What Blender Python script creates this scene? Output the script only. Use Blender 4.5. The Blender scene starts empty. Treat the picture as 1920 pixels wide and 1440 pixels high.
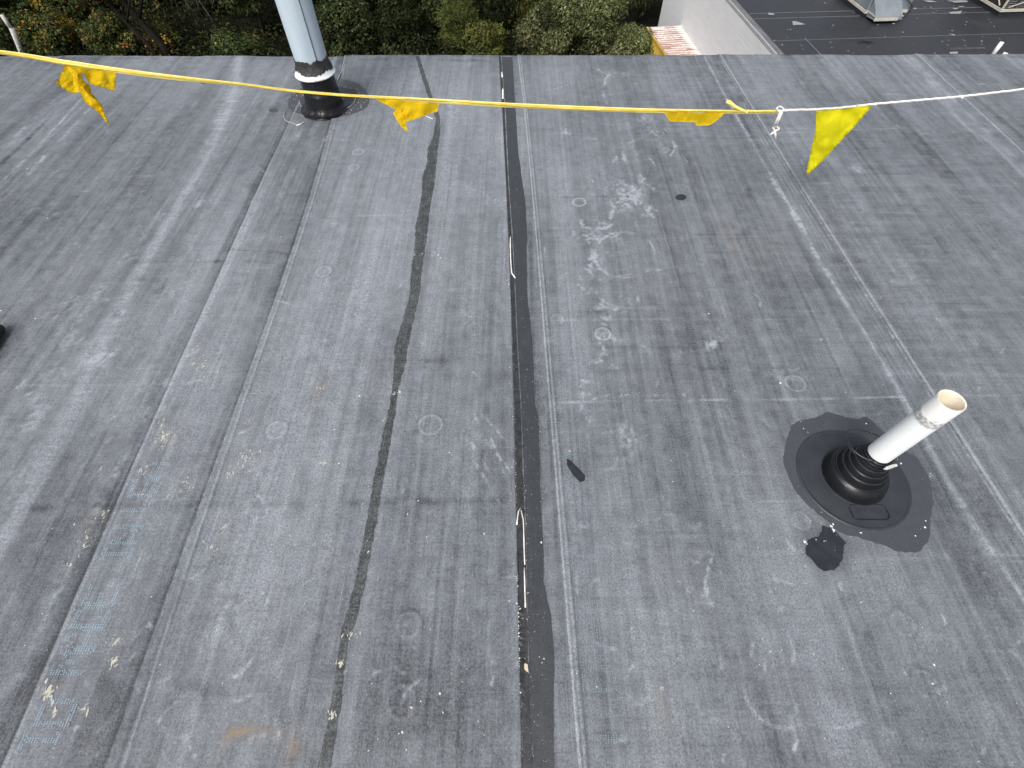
import bpy, bmesh, math, random
import numpy as np
from mathutils import Vector, Matrix, noise as mnoise
from mathutils.geometry import delaunay_2d_cdt
random.seed(7); RNG = np.random.default_rng(11)
S = bpy.context.scene
R = math.radians
# ---------------------------------------------------------------- camera, sky, sun, exposure
CAM_H = 1.5; PITCH = 55.3; FPX = 913.0
cam_d = bpy.data.cameras.new('camera'); cam = bpy.data.objects.new('camera', cam_d); S.collection.objects.link(cam)
cam_d.sensor_width = 36.0; cam_d.lens = FPX/1920*36.0; cam_d.clip_start = 0.02; cam_d.clip_end = 3000
cam.location = (0, 0, CAM_H); cam.rotation_euler = (R(90-PITCH), 0, 0)
S.camera = cam
world = bpy.data.worlds.new('World'); S.world = world; world.use_nodes = True
SUN_EL, SUN_AZ = 50.0, 208.0      # azimuth clockwise from +Y, sun behind the camera
wn = world.node_tree; bg = wn.nodes['Background']
sky = wn.nodes.new('ShaderNodeTexSky'); sky.sky_type = 'NISHITA'; sky.sun_disc = False
sky.sun_elevation = R(SUN_EL); sky.sun_rotation = R(SUN_AZ); sky.air_density = 1.0; sky.dust_density = 5.0; sky.ozone_density = 1.0
hsv = wn.nodes.new('ShaderNodeHueSaturation'); hsv.inputs['Saturation'].default_value = 0.42
wn.links.new(sky.outputs[0], hsv.inputs['Color']); wn.links.new(hsv.outputs[0], bg.inputs['Color'])
bg.inputs['Strength'].default_value = 0.15
sun_d = bpy.data.lights.new('sun', 'SUN'); sun = bpy.data.objects.new('sun', sun_d); S.collection.objects.link(sun)
sun_d.energy = 2.0; sun_d.angle = R(25); sun_d.color = (1.0, 0.98, 0.95)
az, el = R(SUN_AZ), R(SUN_EL)
sdir = Vector((math.sin(az)*math.cos(el), math.cos(az)*math.cos(el), math.sin(el)))
sun.rotation_euler = sdir.to_track_quat('Z', 'Y').to_euler()
S.view_settings.view_transform = 'Standard'; S.view_settings.look = 'None'; S.view_settings.gamma = 1.0
S.view_settings.exposure = 0.0; S.view_settings.use_curve_mapping = False

# ---------------------------------------------------------------- helpers
SP, CP = math.sin(R(PITCH)), math.cos(R(PITCH))
def ray(px, py):
    u = (px-960)/FPX; v = (720-py)/FPX
    return (u, CP+SP*v, -(SP-CP*v))
def P(px, py, z=0.0):                       # photo pixel -> point of a horizontal plane
    a, b, c = ray(px, py); s = (z-CAM_H)/c
    return (a*s, b*s)
def Q(px, py, Y):                           # photo pixel -> point of the upright plane at distance Y
    a, b, c = ray(px, py); s = Y/b
    return Vector((a*s, Y, CAM_H+c*s))
COL = S.collection
def tag(o, label=None, cat=None, group=None, kind=None):
    if label: o['label'] = label
    if cat: o['category'] = cat
    if group: o['group'] = group
    if kind: o['kind'] = kind
    return o
def empty(name, loc, rz=0, **k):
    o = bpy.data.objects.new(name, None); COL.objects.link(o); o.location = loc; o.rotation_euler = (0, 0, rz)
    o.empty_display_size = 0.1
    return tag(o, **k)
def link(name, me, mat=None, parent=None, loc=None):
    o = bpy.data.objects.new(name, me); COL.objects.link(o)
    if mat is not None and len(me.materials) == 0: me.materials.append(mat)
    if parent is not None:
        o.parent = parent
        o.matrix_parent_inverse = Matrix.Identity(4)
    if loc is not None: o.location = loc
    return o
def obj(name, bm, mat, parent=None, smooth=False, loc=None):
    me = bpy.data.meshes.new(name); bm.normal_update(); bm.to_mesh(me); bm.free()
    if smooth:
        me.polygons.foreach_set('use_smooth', np.ones(len(me.polygons), bool))
    return link(name, me, mat, parent, loc)
def npmesh(name, verts, quads, mat=None, parent=None, smooth=True, tris=False):
    n = 3 if tris else 4
    me = bpy.data.meshes.new(name)
    verts = np.asarray(verts, np.float32); quads = np.asarray(quads, np.int32)
    me.vertices.add(len(verts)); me.vertices.foreach_set('co', verts.ravel())
    me.loops.add(quads.size); me.loops.foreach_set('vertex_index', quads.ravel())
    me.polygons.add(len(quads)); me.polygons.foreach_set('loop_start', np.arange(0, quads.size, n, dtype=np.int32))
    me.polygons.foreach_set('use_smooth', np.full(len(quads), smooth))
    me.update(calc_edges=True)
    return link(name, me, mat, parent)
def add_box(bm, x0, x1, y0, y1, z0, z1, bev=0.0):
    r = bmesh.ops.create_cube(bm, size=1.0); vs = r['verts']
    for v in vs:
        v.co = Vector((x0+(v.co.x+.5)*(x1-x0), y0+(v.co.y+.5)*(y1-y0), z0+(v.co.z+.5)*(z1-z0)))
    if bev > 0:
        es = list({e for v in vs for e in v.link_edges})
        bmesh.ops.bevel(bm, geom=es, offset=bev, segments=2, affect='EDGES')
    return vs
def add_tube(bm, pts, radii, seg=12, caps=True):
    pts = [Vector(p) for p in pts]
    if not hasattr(radii, '__len__'): radii = [radii]*len(pts)
    rings = []; up = None
    for i, p in enumerate(pts):
        t = (pts[min(i+1, len(pts)-1)]-pts[max(i-1, 0)]).normalized()
        if up is None:
            up = Vector((0, 0, 1)) if abs(t.z) < .9 else Vector((1, 0, 0))
        a = t.cross(up)
        if a.length < 1e-5: a = t.orthogonal()
        a.normalize(); b = a.cross(t).normalized(); up = b
        rings.append([bm.verts.new(p+(a*math.cos(2*math.pi*k/seg)+b*math.sin(2*math.pi*k/seg))*radii[i]) for k in range(seg)])
    for i in range(len(rings)-1):
        for k in range(seg):
            bm.faces.new((rings[i][k], rings[i][(k+1) % seg], rings[i+1][(k+1) % seg], rings[i+1][k]))
    if caps:
        bm.faces.new(rings[0][::-1]); bm.faces.new(rings[-1])
    return rings
def add_lathe(bm, prof, seg=64, c=(0, 0), fn=None, closed=False):
    rings = []
    for (r, z) in prof:
        ring = []
        for k in range(seg):
            a = 2*math.pi*k/seg; rr, zz = (r, z) if fn is None else fn(r, z, a)
            ring.append(bm.verts.new((c[0]+rr*math.cos(a), c[1]+rr*math.sin(a), zz)))
        rings.append(ring)
    n = len(rings)
    for i in range(n if closed else n-1):
        A, B = rings[i], rings[(i+1) % n]
        for k in range(seg):
            bm.faces.new((A[k], A[(k+1) % seg], B[(k+1) % seg], B[k]))
    return rings
def catmull(pts, step):
    pts = [np.array(p, float) for p in pts]; out = []
    for i in range(len(pts)-1):
        p0 = pts[max(i-1, 0)]; p1 = pts[i]; p2 = pts[i+1]; p3 = pts[min(i+2, len(pts)-1)]
        n = max(1, int(np.linalg.norm(p2-p1)/step))
        for k in range(n):
            t = k/n
            out.append(.5*((2*p1)+(-p0+p2)*t+(2*p0-5*p1+4*p2-p3)*t*t+(-p0+3*p1-3*p2+p3)*t**3))
    out.append(pts[-1]); return np.array(out)

# ---------------------------------------------------------------- materials
def mat(name, color=(.5, .5, .5), rough=.6, metal=0.0, spec=.5):
    m = bpy.data.materials.new(name); m.use_nodes = True
    b = m.node_tree.nodes['Principled BSDF']
    b.inputs['Base Color'].default_value = (*color, 1); b.inputs['Roughness'].default_value = rough
    b.inputs['Metallic'].default_value = metal; b.inputs['Specular IOR Level'].default_value = spec
    return m
class NT:
    def __init__(s, m): s.t = m.node_tree; s.n = s.t.nodes; s.b = s.n['Principled BSDF']
    def add(s, typ, **k):
        x = s.n.new(typ)
        for a, b in k.items(): setattr(x, a, b)
        return x
    def l(s, a, b): s.t.links.new(a, b)
    def coord(s, scale=(1, 1, 1), kind='Object', rot=(0, 0, 0)):
        c = s.add('ShaderNodeTexCoord'); m = s.add('ShaderNodeMapping'); m.inputs['Scale'].default_value = scale
        m.inputs['Rotation'].default_value = rot
        s.l(c.outputs[kind], m.inputs['Vector']); return m.outputs[0]
    def noise(s, vec, scale, detail=3, rough=.5, dist=0):
        x = s.add('ShaderNodeTexNoise'); x.inputs['Scale'].default_value = scale; x.inputs['Detail'].default_value = detail
        x.inputs['Roughness'].default_value = rough; x.inputs['Distortion'].default_value = dist
        s.l(vec, x.inputs['Vector']); return x.outputs['Fac']
    def rng(s, v, a, b, c, d, clamp=True):
        x = s.add('ShaderNodeMapRange'); x.clamp = clamp
        for i, q in zip((1, 2, 3, 4), (a, b, c, d)): x.inputs[i].default_value = q
        s.l(v, x.inputs[0]); return x.outputs[0]
    def math(s, op, a, b=None, c=None):
        x = s.add('ShaderNodeMath', operation=op)
        for i, q in enumerate((a, b, c)):
            if q is None: continue
            if isinstance(q, (int, float)): x.inputs[i].default_value = q
            else: s.l(q, x.inputs[i])
        return x.outputs[0]
    def mix(s, f, a, b):
        x = s.add('ShaderNodeMix', data_type='RGBA')
        for i, q in ((0, f), (6, a), (7, b)):
            if isinstance(q, (int, float)): x.inputs[i].default_value = q
            elif isinstance(q, tuple): x.inputs[i].default_value = (*q, 1)
            else: s.l(q, x.inputs[i])
        return x.outputs[2]
    def bump(s, h, strength=.3, dist=.01):
        x = s.add('ShaderNodeBump'); x.inputs['Strength'].default_value = strength; x.inputs['Distance'].default_value = dist
        s.l(h, x.inputs['Height']); s.l(x.outputs[0], s.b.inputs['Normal']); return x
def noisy(name, c1, c2, scale=8, rough=.6, metal=0, spec=.5, detail=5, bump=0, bscale=None, sc=(1, 1, 1), lo=.35, hi=.65, bd=.005):
    m = mat(name, c1, rough, metal, spec); t = NT(m); v = t.coord(sc)
    n = t.noise(v, scale, detail, .6); t.l(t.mix(t.rng(n, lo, hi, 0, 1), c1, c2), t.b.inputs['Base Color'])
    if bump: t.bump(t.noise(v, bscale or scale*3, 4, .6), bump, bd)
    return m

# weathered rubber membrane: vertex attribute = (talc with painted seam shadow, dark, cream, rust)
def membrane_mat(name, dark, light, rough=.5, talc_from_attr=True, base=.35, fine=1.0):
    m = mat(name, dark, rough); t = NT(m)
    v1 = t.coord((1, 1, 1)); 
    if talc_from_attr:
        a = t.add('ShaderNodeAttribute'); a.attribute_name = 'wear_shade'
        sep = t.add('ShaderNodeSeparateColor'); t.l(a.outputs['Color'], sep.inputs[0])
        talc_shade, dk, cream, rust = sep.outputs[0], sep.outputs[1], sep.outputs[2], a.outputs['Alpha']
    fineN = t.noise(v1, 190, 4, .7)
    grain = t.noise(v1, 620, 2, .6)
    wv = t.noise(t.coord((160, 9, 1)), 1.0, 2, .6)      # threads along the sheet
    wh = t.noise(t.coord((7, 150, 1)), 1.0, 2, .6)      # threads across
    mid = t.noise(v1, 22, 5, .65, .4)
    s = t.math('MULTIPLY', t.math('SUBTRACT', fineN, .5), .90*fine)
    s = t.math('ADD', s, t.math('MULTIPLY', t.math('SUBTRACT', grain, .5), .62*fine))
    s = t.math('ADD', s, t.math('MULTIPLY', t.math('SUBTRACT', wv, .5), .26*fine))
    s = t.math('ADD', s, t.math('MULTIPLY', t.math('SUBTRACT', wh, .5), .16*fine))
    s = t.math('ADD', s, t.math('MULTIPLY', t.math('SUBTRACT', mid, .5), .36*fine))
    hair = t.noise(t.coord((240, 2.6, 1), rot=(0, 0, .012)), 1.0, 3, .7)
    s = t.math('ADD', s, t.rng(hair, .60, .76, 0, .30*fine))
    scr = t.noise(t.coord((60, 22, 1), rot=(0, 0, .5)), 1.0, 5, .8, 1.5)
    s = t.math('ADD', s, t.rng(scr, .60, .74, 0, .34*fine))
    spk = t.noise(v1, 420, 1, .5)
    s = t.math('ADD', s, t.math('MULTIPLY', t.rng(spk, .70, .78, 0, .5*fine), t.rng(mid, .45, .6, 0, 1)))
    if talc_from_attr:
        ex = t.math('SUBTRACT', talc_shade, .35)
        brk = t.math('ADD', t.math('MULTIPLY', t.math('SUBTRACT', fineN, .5), 3.6), t.math('MULTIPLY', t.math('SUBTRACT', grain, .5), 4.0))
        s = t.math('ADD', s, t.math('MULTIPLY', t.math('MAXIMUM', ex, 0), brk))
        f = t.math('ADD', s, talc_shade)
    else:
        f = t.math('ADD', s, base)
    f = t.rng(f, 0, 1, 0, 1)
    col = t.mix(f, dark, light)
    if talc_from_attr:
        hue = t.noise(v1, 2.2, 3, .5)
        col = t.mix(t.rng(hue, .38, .62, 0, .30), col, t.mix(f, (dark[0]*1.08, dark[1]*.97, dark[2]*1.0), (light[0]*1.04, light[1]*.98, light[2]*1.0)))
        col = t.mix(t.rng(dk, 0, 1, 0, .9), col, (.036, .038, .042))
        col = t.mix(rust, col, (.27, .18, .10))
        col = t.mix(cream, col, (.58, .55, .44))
    t.l(col, t.b.inputs['Base Color'])
    rr = t.rng(fineN, .3, .7, rough-.06, rough+.10)
    t.l(rr, t.b.inputs['Roughness'])
    t.bump(t.math('ADD', fineN, t.math('MULTIPLY', grain, .5)), .35, .0012)
    return m
M_roof = membrane_mat('membrane', (.036, .041, .048), (.385, .418, .458), .48)
M_strip = membrane_mat('dark_tape', (.022, .025, .029), (.12, .13, .145), .45, False, .22, .8)
M_damp = membrane_mat('clean_membrane', (.034, .038, .044), (.15, .165, .185), .42, False, .24, .5)
M_worn = membrane_mat('worn_primer', (.022, .026, .028), (.33, .35, .36), .55, False, .13, 1.5)
M_sealant = noisy('black_sealant', (.016, .017, .019), (.05, .052, .055), 60, .5, bump=.6, bscale=120, bd=.002)
M_water = noisy('wet_rubber', (.022, .025, .031), (.034, .038, .045), 40, .14, bump=.08, bscale=60, bd=.001)
M_flake = noisy('flake', (.75, .74, .68), (.9, .9, .86), 90, .7)
M_tanflake = noisy('tan_flake', (.62, .50, .33), (.72, .62, .45), 90, .7)
M_ink = mat('pale_blue_ink', (.32, .45, .55), .6)
M_ink_faint = mat('faded_blue_ink', (.22, .29, .33), .6)

# ---------------------------------------------------------------- roof wear and relief maps, painted seam shade included, in roof metres
X0, X1, Y0, Y1, RES = -4.4, 4.4, -0.35, 3.90, 0.003
NX, NY = int((X1-X0)/RES), int((Y1-Y0)/RES)
def cubic_up(g, n, axis):
    m = g.shape[axis]; t = np.linspace(1, m-2.001, n); i = np.floor(t).astype(int); f = (t-i).astype(np.float32)
    w = [-.5*f+f**2-.5*f**3, 1-2.5*f**2+1.5*f**3, .5*f+2*f**2-1.5*f**3, -.5*f**2+.5*f**3]
    sh = (-1, 1) if axis == 0 else (1, -1); out = 0
    for k in range(4):
        idx = np.clip(i-1+k, 0, m-1); out = out+np.take(g, idx, axis=axis)*w[k].reshape(sh)
    return out
def vnoise(cx, cy):                           # smooth noise, cell size in metres, about unit variance
    gx = max(4, int((X1-X0)/cx)+4); gy = max(4, int((Y1-Y0)/cy)+4)
    g = RNG.standard_normal((gy, gx)).astype(np.float32)
    return cubic_up(cubic_up(g, NY, 0), NX, 1)
def blank(): return np.zeros((NY, NX), np.float32)
xs = X0+(np.arange(NX)+.5)*RES; ys = Y0+(np.arange(NY)+.5)*RES
def win(xa, xb, ya, yb):
    i0 = max(0, int((xa-X0)/RES)); i1 = min(NX, int((xb-X0)/RES)+2); j0 = max(0, int((ya-Y0)/RES)); j1 = min(NY, int((yb-Y0)/RES)+2)
    return i0, i1, j0, j1
fineMod = np.clip(.5+.5*vnoise(.012, .012), 0, 1.5)
midMod = np.clip(.55+.5*vnoise(.06, .06), 0, 1.6)
ribMod = np.clip(.5+.55*vnoise(.07, .008), 0, 1.6)
def distfield(pts, rad):
    i0, i1, j0, j1 = win(pts[:, 0].min()-rad, pts[:, 0].max()+rad, pts[:, 1].min()-rad, pts[:, 1].max()+rad)
    if i1 <= i0 or j1 <= j0: return None
    D = np.full((j1-j0, i1-i0), 1e3, np.float32); T = np.zeros_like(D); n = len(pts)-1
    chunk = 1
    for k in range(n):
        a, b = pts[k], pts[k+1]
        wi0, wi1, wj0, wj1 = win(min(a[0], b[0])-rad, max(a[0], b[0])+rad, min(a[1], b[1])-rad, max(a[1], b[1])+rad)
        if wi1 <= wi0 or wj1 <= wj0: continue
        gx = xs[wi0:wi1][None, :]; gy = ys[wj0:wj1][:, None]; d = b-a; L = d@d+1e-12
        t = np.clip(((gx-a[0])*d[0]+(gy-a[1])*d[1])/L, 0, 1)
        dd = np.hypot(gx-a[0]-t*d[0], gy-a[1]-t*d[1])
        sl = (slice(wj0-j0, wj1-j0), slice(wi0-i0, wi1-i0)); sub = D[sl]; tt = T[sl]
        mk = dd < sub; sub[mk] = dd[mk]; tt[mk] = (k+t)[mk]/n
    return D, T, (slice(j0, j1), slice(i0, i1))
def stroke(ch, pxpts, width, amp, hard=1.5, mod=0, taper=True, world=False, step=.04, fr=0.0):
    if ch is talc_shade: amp *= 1.75; width = max(width, .0040)
    pts = np.array([p if world else P(*p) for p in pxpts], float)
    pts = catmull(pts, step)
    if fr: pts[1:-1] += RNG.normal(0, fr, (len(pts)-2, 2))
    r = distfield(pts, width*3)
    if r is None: return
    D, T, sl = r
    f = np.exp(-(D/width)**(2*hard))
    if taper: f = f*np.clip(np.minimum(T, 1-T)*8, 0, 1)
    if mod == 1: f = f*fineMod[sl]
    if mod == 2: f = f*midMod[sl]
    if mod == 3: f = f*np.clip(fineMod[sl]*midMod[sl]*1.6, 0, 1.6)
    if mod == 4: f = f*(.72+.28*fineMod[sl])
    if mod == 5: f = f*ribMod[sl]*(.5+.5*midMod[sl])
    ch[sl] += amp*f
def blob(ch, px, py, rxp, ryp, amp, mod=0, p=2, ang=0):
    if ch is talc_shade: amp *= 1.5 if mod == 3 else 1.1
    cx, cy = P(px, py); ex = P(px+rxp, py); ey = P(px, py-ryp)
    rx = abs(ex[0]-cx); ry = max(abs(ey[1]-cy), .004)
    m = max(rx, ry)*2.2
    i0, i1, j0, j1 = win(cx-m, cx+m, cy-m, cy+m)
    if i1 <= i0 or j1 <= j0: return
    gx = xs[i0:i1][None, :]-cx; gy = ys[j0:j1][:, None]-cy
    c, s = math.cos(ang), math.sin(ang)
    d = ((gx*c+gy*s)/rx)**2+((-gx*s+gy*c)/ry)**2
    f = np.exp(-d**(p/2)); sl = (slice(j0, j1), slice(i0, i1))
    if mod == 1: f = f*fineMod[sl]
    if mod == 2: f = f*midMod[sl]
    if mod == 3: f = f*np.clip(fineMod[sl]*midMod[sl]*1.7-.25, 0, 1.8)
    ch[sl] += amp*f
talc_shade = blank(); dark = blank(); cream = blank(); rust = blank(); H = blank()
talc_shade += .345+.045*vnoise(.9, 1.3)+.035*vnoise(.28, .4)+.022*vnoise(.09, .09)+.02*vnoise(.03, .03)
talc_shade += (.042*vnoise(.010, .6)+.038*vnoise(.03, 1.4)+.03*vnoise(.1, 2.2))
talc_shade += np.clip(.5+.6*vnoise(.7, .6), 0, 1.4)*np.clip((xs+.6)/.7, .35, 1)[None, :].astype(np.float32)*(.018*vnoise(.3, .010)+.012*vnoise(.6, .03)+.020*vnoise(.15, .006))
talc_shade += .09*np.clip(vnoise(.02, .5)-1.2, 0, 2)*np.clip(.4+.7*vnoise(.5, .5), 0, 1.5)
talc_shade += .11*np.clip(vnoise(.014, .014)-1.6, 0, 2)*np.clip(.3+.8*vnoise(.4, .4), 0, 1.6)
H += .0009*vnoise(.16, .5)+.0005*vnoise(.05, .5)+.0012*vnoise(.5, .9)+.00022*vnoise(.022, .06)
leftmask = np.clip((-.55-xs)/.5, 0, 1)[None, :].astype(np.float32)
H += leftmask*(.0008*vnoise(.055, .9)+.0015*vnoise(.16, 1.8)+.0005*vnoise(.03, .05))
# broad tones
for (px, py, rx, ry, a) in [(640, 520, 150, 330, .13), (600, 900, 130, 240, .08), (880, 520, 60, 330, .07), (860, 330, 90, 140, .06),
        (500, 1050, 110, 150, .05), (1300, 640, 260, 140, -.05), (1250, 880, 200, 140, -.04), (1560, 560, 150, 120, -.03), (1350, 380, 160, 70, -.03),
        (850, 1330, 160, 120, -.10), (780, 1180, 150, 80, -.02), (100, 1330, 140, 140, -.06), (300, 560, 100, 120, -.03), (180, 400, 130, 70, -.07),
        (520, 330, 60, 60, -.06), (90, 240, 110, 60, .03), (330, 150, 170, 40, .05), (750, 150, 60, 40, .08), (860, 160, 60, 50, .08),
        (1200, 160, 230, 50, .04), (1650, 160, 250, 50, .05), (1450, 1200, 280, 160, .02), (1800, 600, 140, 180, .03), (1130, 900, 60, 250, .04),
        (1060, 500, 35, 260, .07), (120, 900, 120, 120, -.04), (40, 620, 60, 90, -.06), (1840, 420, 100, 60, -.04), (1600, 420, 130, 60, -.02)]:
    blob(talc_shade, px, py, rx, ry, a)
# dark vertical stains running down the middle sheet
for (px, py, rx, ry, a) in [(545, 1120, 18, 180, -.10), (600, 760, 16, 150, -.09), (640, 560, 14, 120, -.05), (560, 960, 22, 60, -.09), (660, 430, 10, 90, -.05),
        (700, 1080, 16, 160, -.06), (830, 650, 14, 110, -.04), (800, 1330, 20, 110, -.06), (905, 880, 10, 120, -.04)]:
    blob(talc_shade, px, py, rx, ry, a, 2)
# seams: raised lines with a talc bright crest; E and D get a painted shadow
SEAM = {}
SEAM['E'] = [(552, 205), (505, 310), (470, 395), (410, 520), (367, 620), (333, 690), (300, 757), (267, 835), (233, 893), (193, 1000), (167, 1073), (133, 1147), (100, 1223), (60, 1307), (5, 1440)]
SEAM['D'] = [(647, 108), (632, 170), (622, 225), (597, 320), (575, 385), (553, 450), (537, 520), (492, 640), (430, 790), (387, 930), (370, 960), (313, 1120), (283, 1203), (247, 1300), (207, 1440)]
SEAM['CL'] = [(935, 105), (941, 200), (948, 330), (953, 450), (956, 520), (960, 640), (964, 760), (967, 880), (969, 1000), (971, 1140), (974, 1270), (981, 1440)]
SEAM['BD'] = [(970, 105), (982, 200), (992, 300), (1003, 443), (1015, 590), (1024, 700), (1030, 758), (1038, 850), (1045, 940), (1051, 1020), (1058, 1110), (1066, 1220), (1075, 1330), (1083, 1440)]
SEAM['B'] = [(1347, 105), (1396, 190), (1450, 270), (1492, 340), (1560, 450), (1640, 580), (1740, 742), (1800, 830), (1860, 920), (1920, 1010)]
SEAM['C'] = [(1714, 105), (1797, 180), (1920, 297)]
_fit = {}
def smooth_w(name):
    if name not in _fit:
        w = np.array([P(*p) for p in SEAM[name]]); w = w[np.argsort(w[:, 1])]; k = np.polyfit(w[:, 1], w[:, 0], {'E': 2, 'D': 3, 'CL': 4, 'BD': 3, 'B': 2, 'C': 1}[name])
        yy = np.linspace(w[0, 1], w[-1, 1], 60); _fit[name] = np.stack([np.polyval(k, yy), yy], 1)
    return _fit[name]
def seam_x(name, Y):
    w = smooth_w(name)
    a = np.interp(Y, w[:, 1], w[:, 0])
    lo, hi = w[0], w[-1]
    if name in ('C', 'B'): sl = (w[-1, 0]-w[0, 0])/(w[-1, 1]-w[0, 1])
    else: sl = 0
    a = np.where(Y < lo[1], lo[0]+(Y-lo[1])*sl, a); return np.where(Y > hi[1], hi[0], a)
def seamline(ch, name, off, width, amp, mod=0, hard=1.0):
    yy = np.arange(-.34, 3.9, .06); pts = np.stack([seam_x(name, yy)+off, yy], 1)
    stroke(ch, pts, width, amp, hard, mod, False, True, .06)
seamline(talc_shade, 'E', .006, .006, .20, 4); seamline(talc_shade, 'E', .03, .03, .05, 2); seamline(talc_shade, 'E', -.022, .022, -.08); seamline(talc_shade, 'E', -.006, .006, -.14); seamline(talc_shade, 'E', .022, .004, .10, 1)  # negative strokes paint the shadow of the raised edge left of E
seamline(talc_shade, 'D', -.028, .028, -.07); seamline(talc_shade, 'D', -.006, .006, -.14); seamline(talc_shade, 'D', .004, .005, .10, 1)  # negative strokes darken a painted lap shadow left of D
D2 = [(648, 108), (626, 240), (588, 385), (562, 460), (540, 520), (500, 640), (455, 760), (425, 845), (397, 960), (340, 1120), (320, 1180), (287, 1270), (233, 1440)]
d2 = np.array([P(*p) for p in D2]); k_ = np.polyfit(d2[:, 1], d2[:, 0], 3); yy_ = np.linspace(d2[:, 1].min(), d2[:, 1].max(), 40); D2W = np.stack([np.polyval(k_, yy_), yy_], 1)
stroke(talc_shade, D2W, .004, .16, 1, 4, False, True); stroke(dark, D2W+np.array([.005, 0]), .003, .4, 1, 0, False, True); stroke(H, D2W, .005, .0022, 1, 0, False, True)
seamline(talc_shade, 'BD', .002, .0042, .36, 4); seamline(talc_shade, 'BD', .017, .0042, .30, 4); seamline(talc_shade, 'BD', .009, .004, -.06); seamline(dark, 'BD', .024, .003, .45); seamline(dark, 'BD', -.004, .003, .35)
seamline(H, 'BD', .009, .010, .0035)
seamline(talc_shade, 'B', .006, .006, .32, 4); seamline(talc_shade, 'B', -.008, .003, .15, 1); seamline(H, 'B', .003, .012, .003); seamline(dark, 'B', -.016, .004, .22); seamline(talc_shade, 'B', -.05, .05, .06, 2)
for o_ in (-.035, -.05, -.062, -.078): seamline(talc_shade, 'B', o_, .003, .09 if o_ > -.06 else .05, 2); seamline(talc_shade, 'B', o_-.006, .003, -.07, 2)
B2 = [(1319, 105), (1360, 185), (1407, 265), (1450, 340), (1500, 420), (1540, 500), (1580, 562), (1640, 660), (1690, 745), (1775, 900), (1850, 1020), (1920, 1130)]
stroke(talc_shade, B2, .010, .12, .8, 4, False, fr=.002); stroke(talc_shade, B2, .010, .12, .8, 3, False, fr=.002); stroke(talc_shade, B2, .004, .12, 1, 4, False); stroke(H, B2, .012, .0015, 1, 0, False)
stroke(talc_shade, [(1440, 330), (1480, 390), (1530, 480), (1578, 560)], .009, .45, .7, 3, True, fr=.005)
seamline(talc_shade, 'C', .004, .007, .24, 4); seamline(talc_shade, 'C', -.07, .05, .09, 2); seamline(H, 'C', .002, .012, .003)
C2 = [(1688, 105), (1750, 165), (1804, 235), (1860, 275), (1920, 335)]
stroke(talc_shade, C2, .012, .12, .8, 4, False)
# broad talc streak on the left with ribbed texture, double line far left
F = [(450, 110), (442, 160), (430, 200), (395, 285), (345, 370), (300, 450), (260, 520), (225, 590), (180, 660), (150, 740), (100, 830), (60, 900), (20, 980), (-40, 1070)]
stroke(talc_shade, F, .050, .07, 1.2, 4, False); stroke(talc_shade, F, .045, .07, 1.2, 5, False); stroke(talc_shade, F, .020, .10, 1, 4, False); stroke(H, F, .05, .004, 1, 0, False)
stroke(talc_shade, [(440, 165), (425, 205), (405, 250)], .05, .2, 1.6, 5, True)
stroke(talc_shade, [(158, 180), (110, 235), (60, 290), (0, 345)], .008, .30, 1, 1, True); stroke(talc_shade, [(175, 195), (125, 250), (70, 310), (0, 385)], .012, .2, 1, 3, True)
stroke(H, [(158, 180), (110, 235), (60, 290), (0, 345)], .02, .003, 1, 0)
for k in range(26):        # parallel streaks on the left sheets
    t = RNG.random(); x = -3.6+3.0*t; ya = RNG.uniform(-.2, 3); L = RNG.uniform(.3, 1.6); w = RNG.uniform(.003, .02)
    stroke(talc_shade, [(x, ya), (x+RNG.normal(0, .012), ya+L/2), (x+RNG.normal(0, .012), ya+L)], w, RNG.choice([-.10, .12, .10]), 1, 3, True, True, .08)
for k in range(14):        # soft ripples in the loose left sheets
    x = RNG.uniform(-3.6, -.9); ya = RNG.uniform(-.2, 2.6); L = RNG.uniform(.5, 1.6)
    stroke(H, [(x, ya), (x+RNG.normal(0, .02), ya+L/2), (x+RNG.normal(0, .03), ya+L)], RNG.uniform(.02, .05), RNG.uniform(.001, .003), 1, 0, True, True, .08)
for (px, py, n, rr) in [(268, 335, 12, .10), (95, 300, 14, .22), (300, 225, 14, .25), (110, 575, 18, .10), (75, 385, 10, .18), (60, 410, 12, .12), (385, 290, 8, .08), (365, 130, 10, .14), (240, 265, 10, .1)]:
    cx, cy = P(px, py)         # crinkles
    for k in range(n):
        x, y = cx+RNG.normal(0, rr*.5), cy+RNG.normal(0, rr*.6); L = RNG.uniform(.02, .05); an = RNG.normal(.3, .6)
        p_ = [(x, y), (x+L*math.cos(an), y+L*math.sin(an)+.005), (x+2*L*math.cos(an), y+2*L*math.sin(an))]
        stroke(H, p_, .007, .0022, 1, 0, True, True, .02); stroke(talc_shade, [(a, b+.006) for a, b in p_], .004, .14, 1, 1, True, True, .02)
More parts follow.
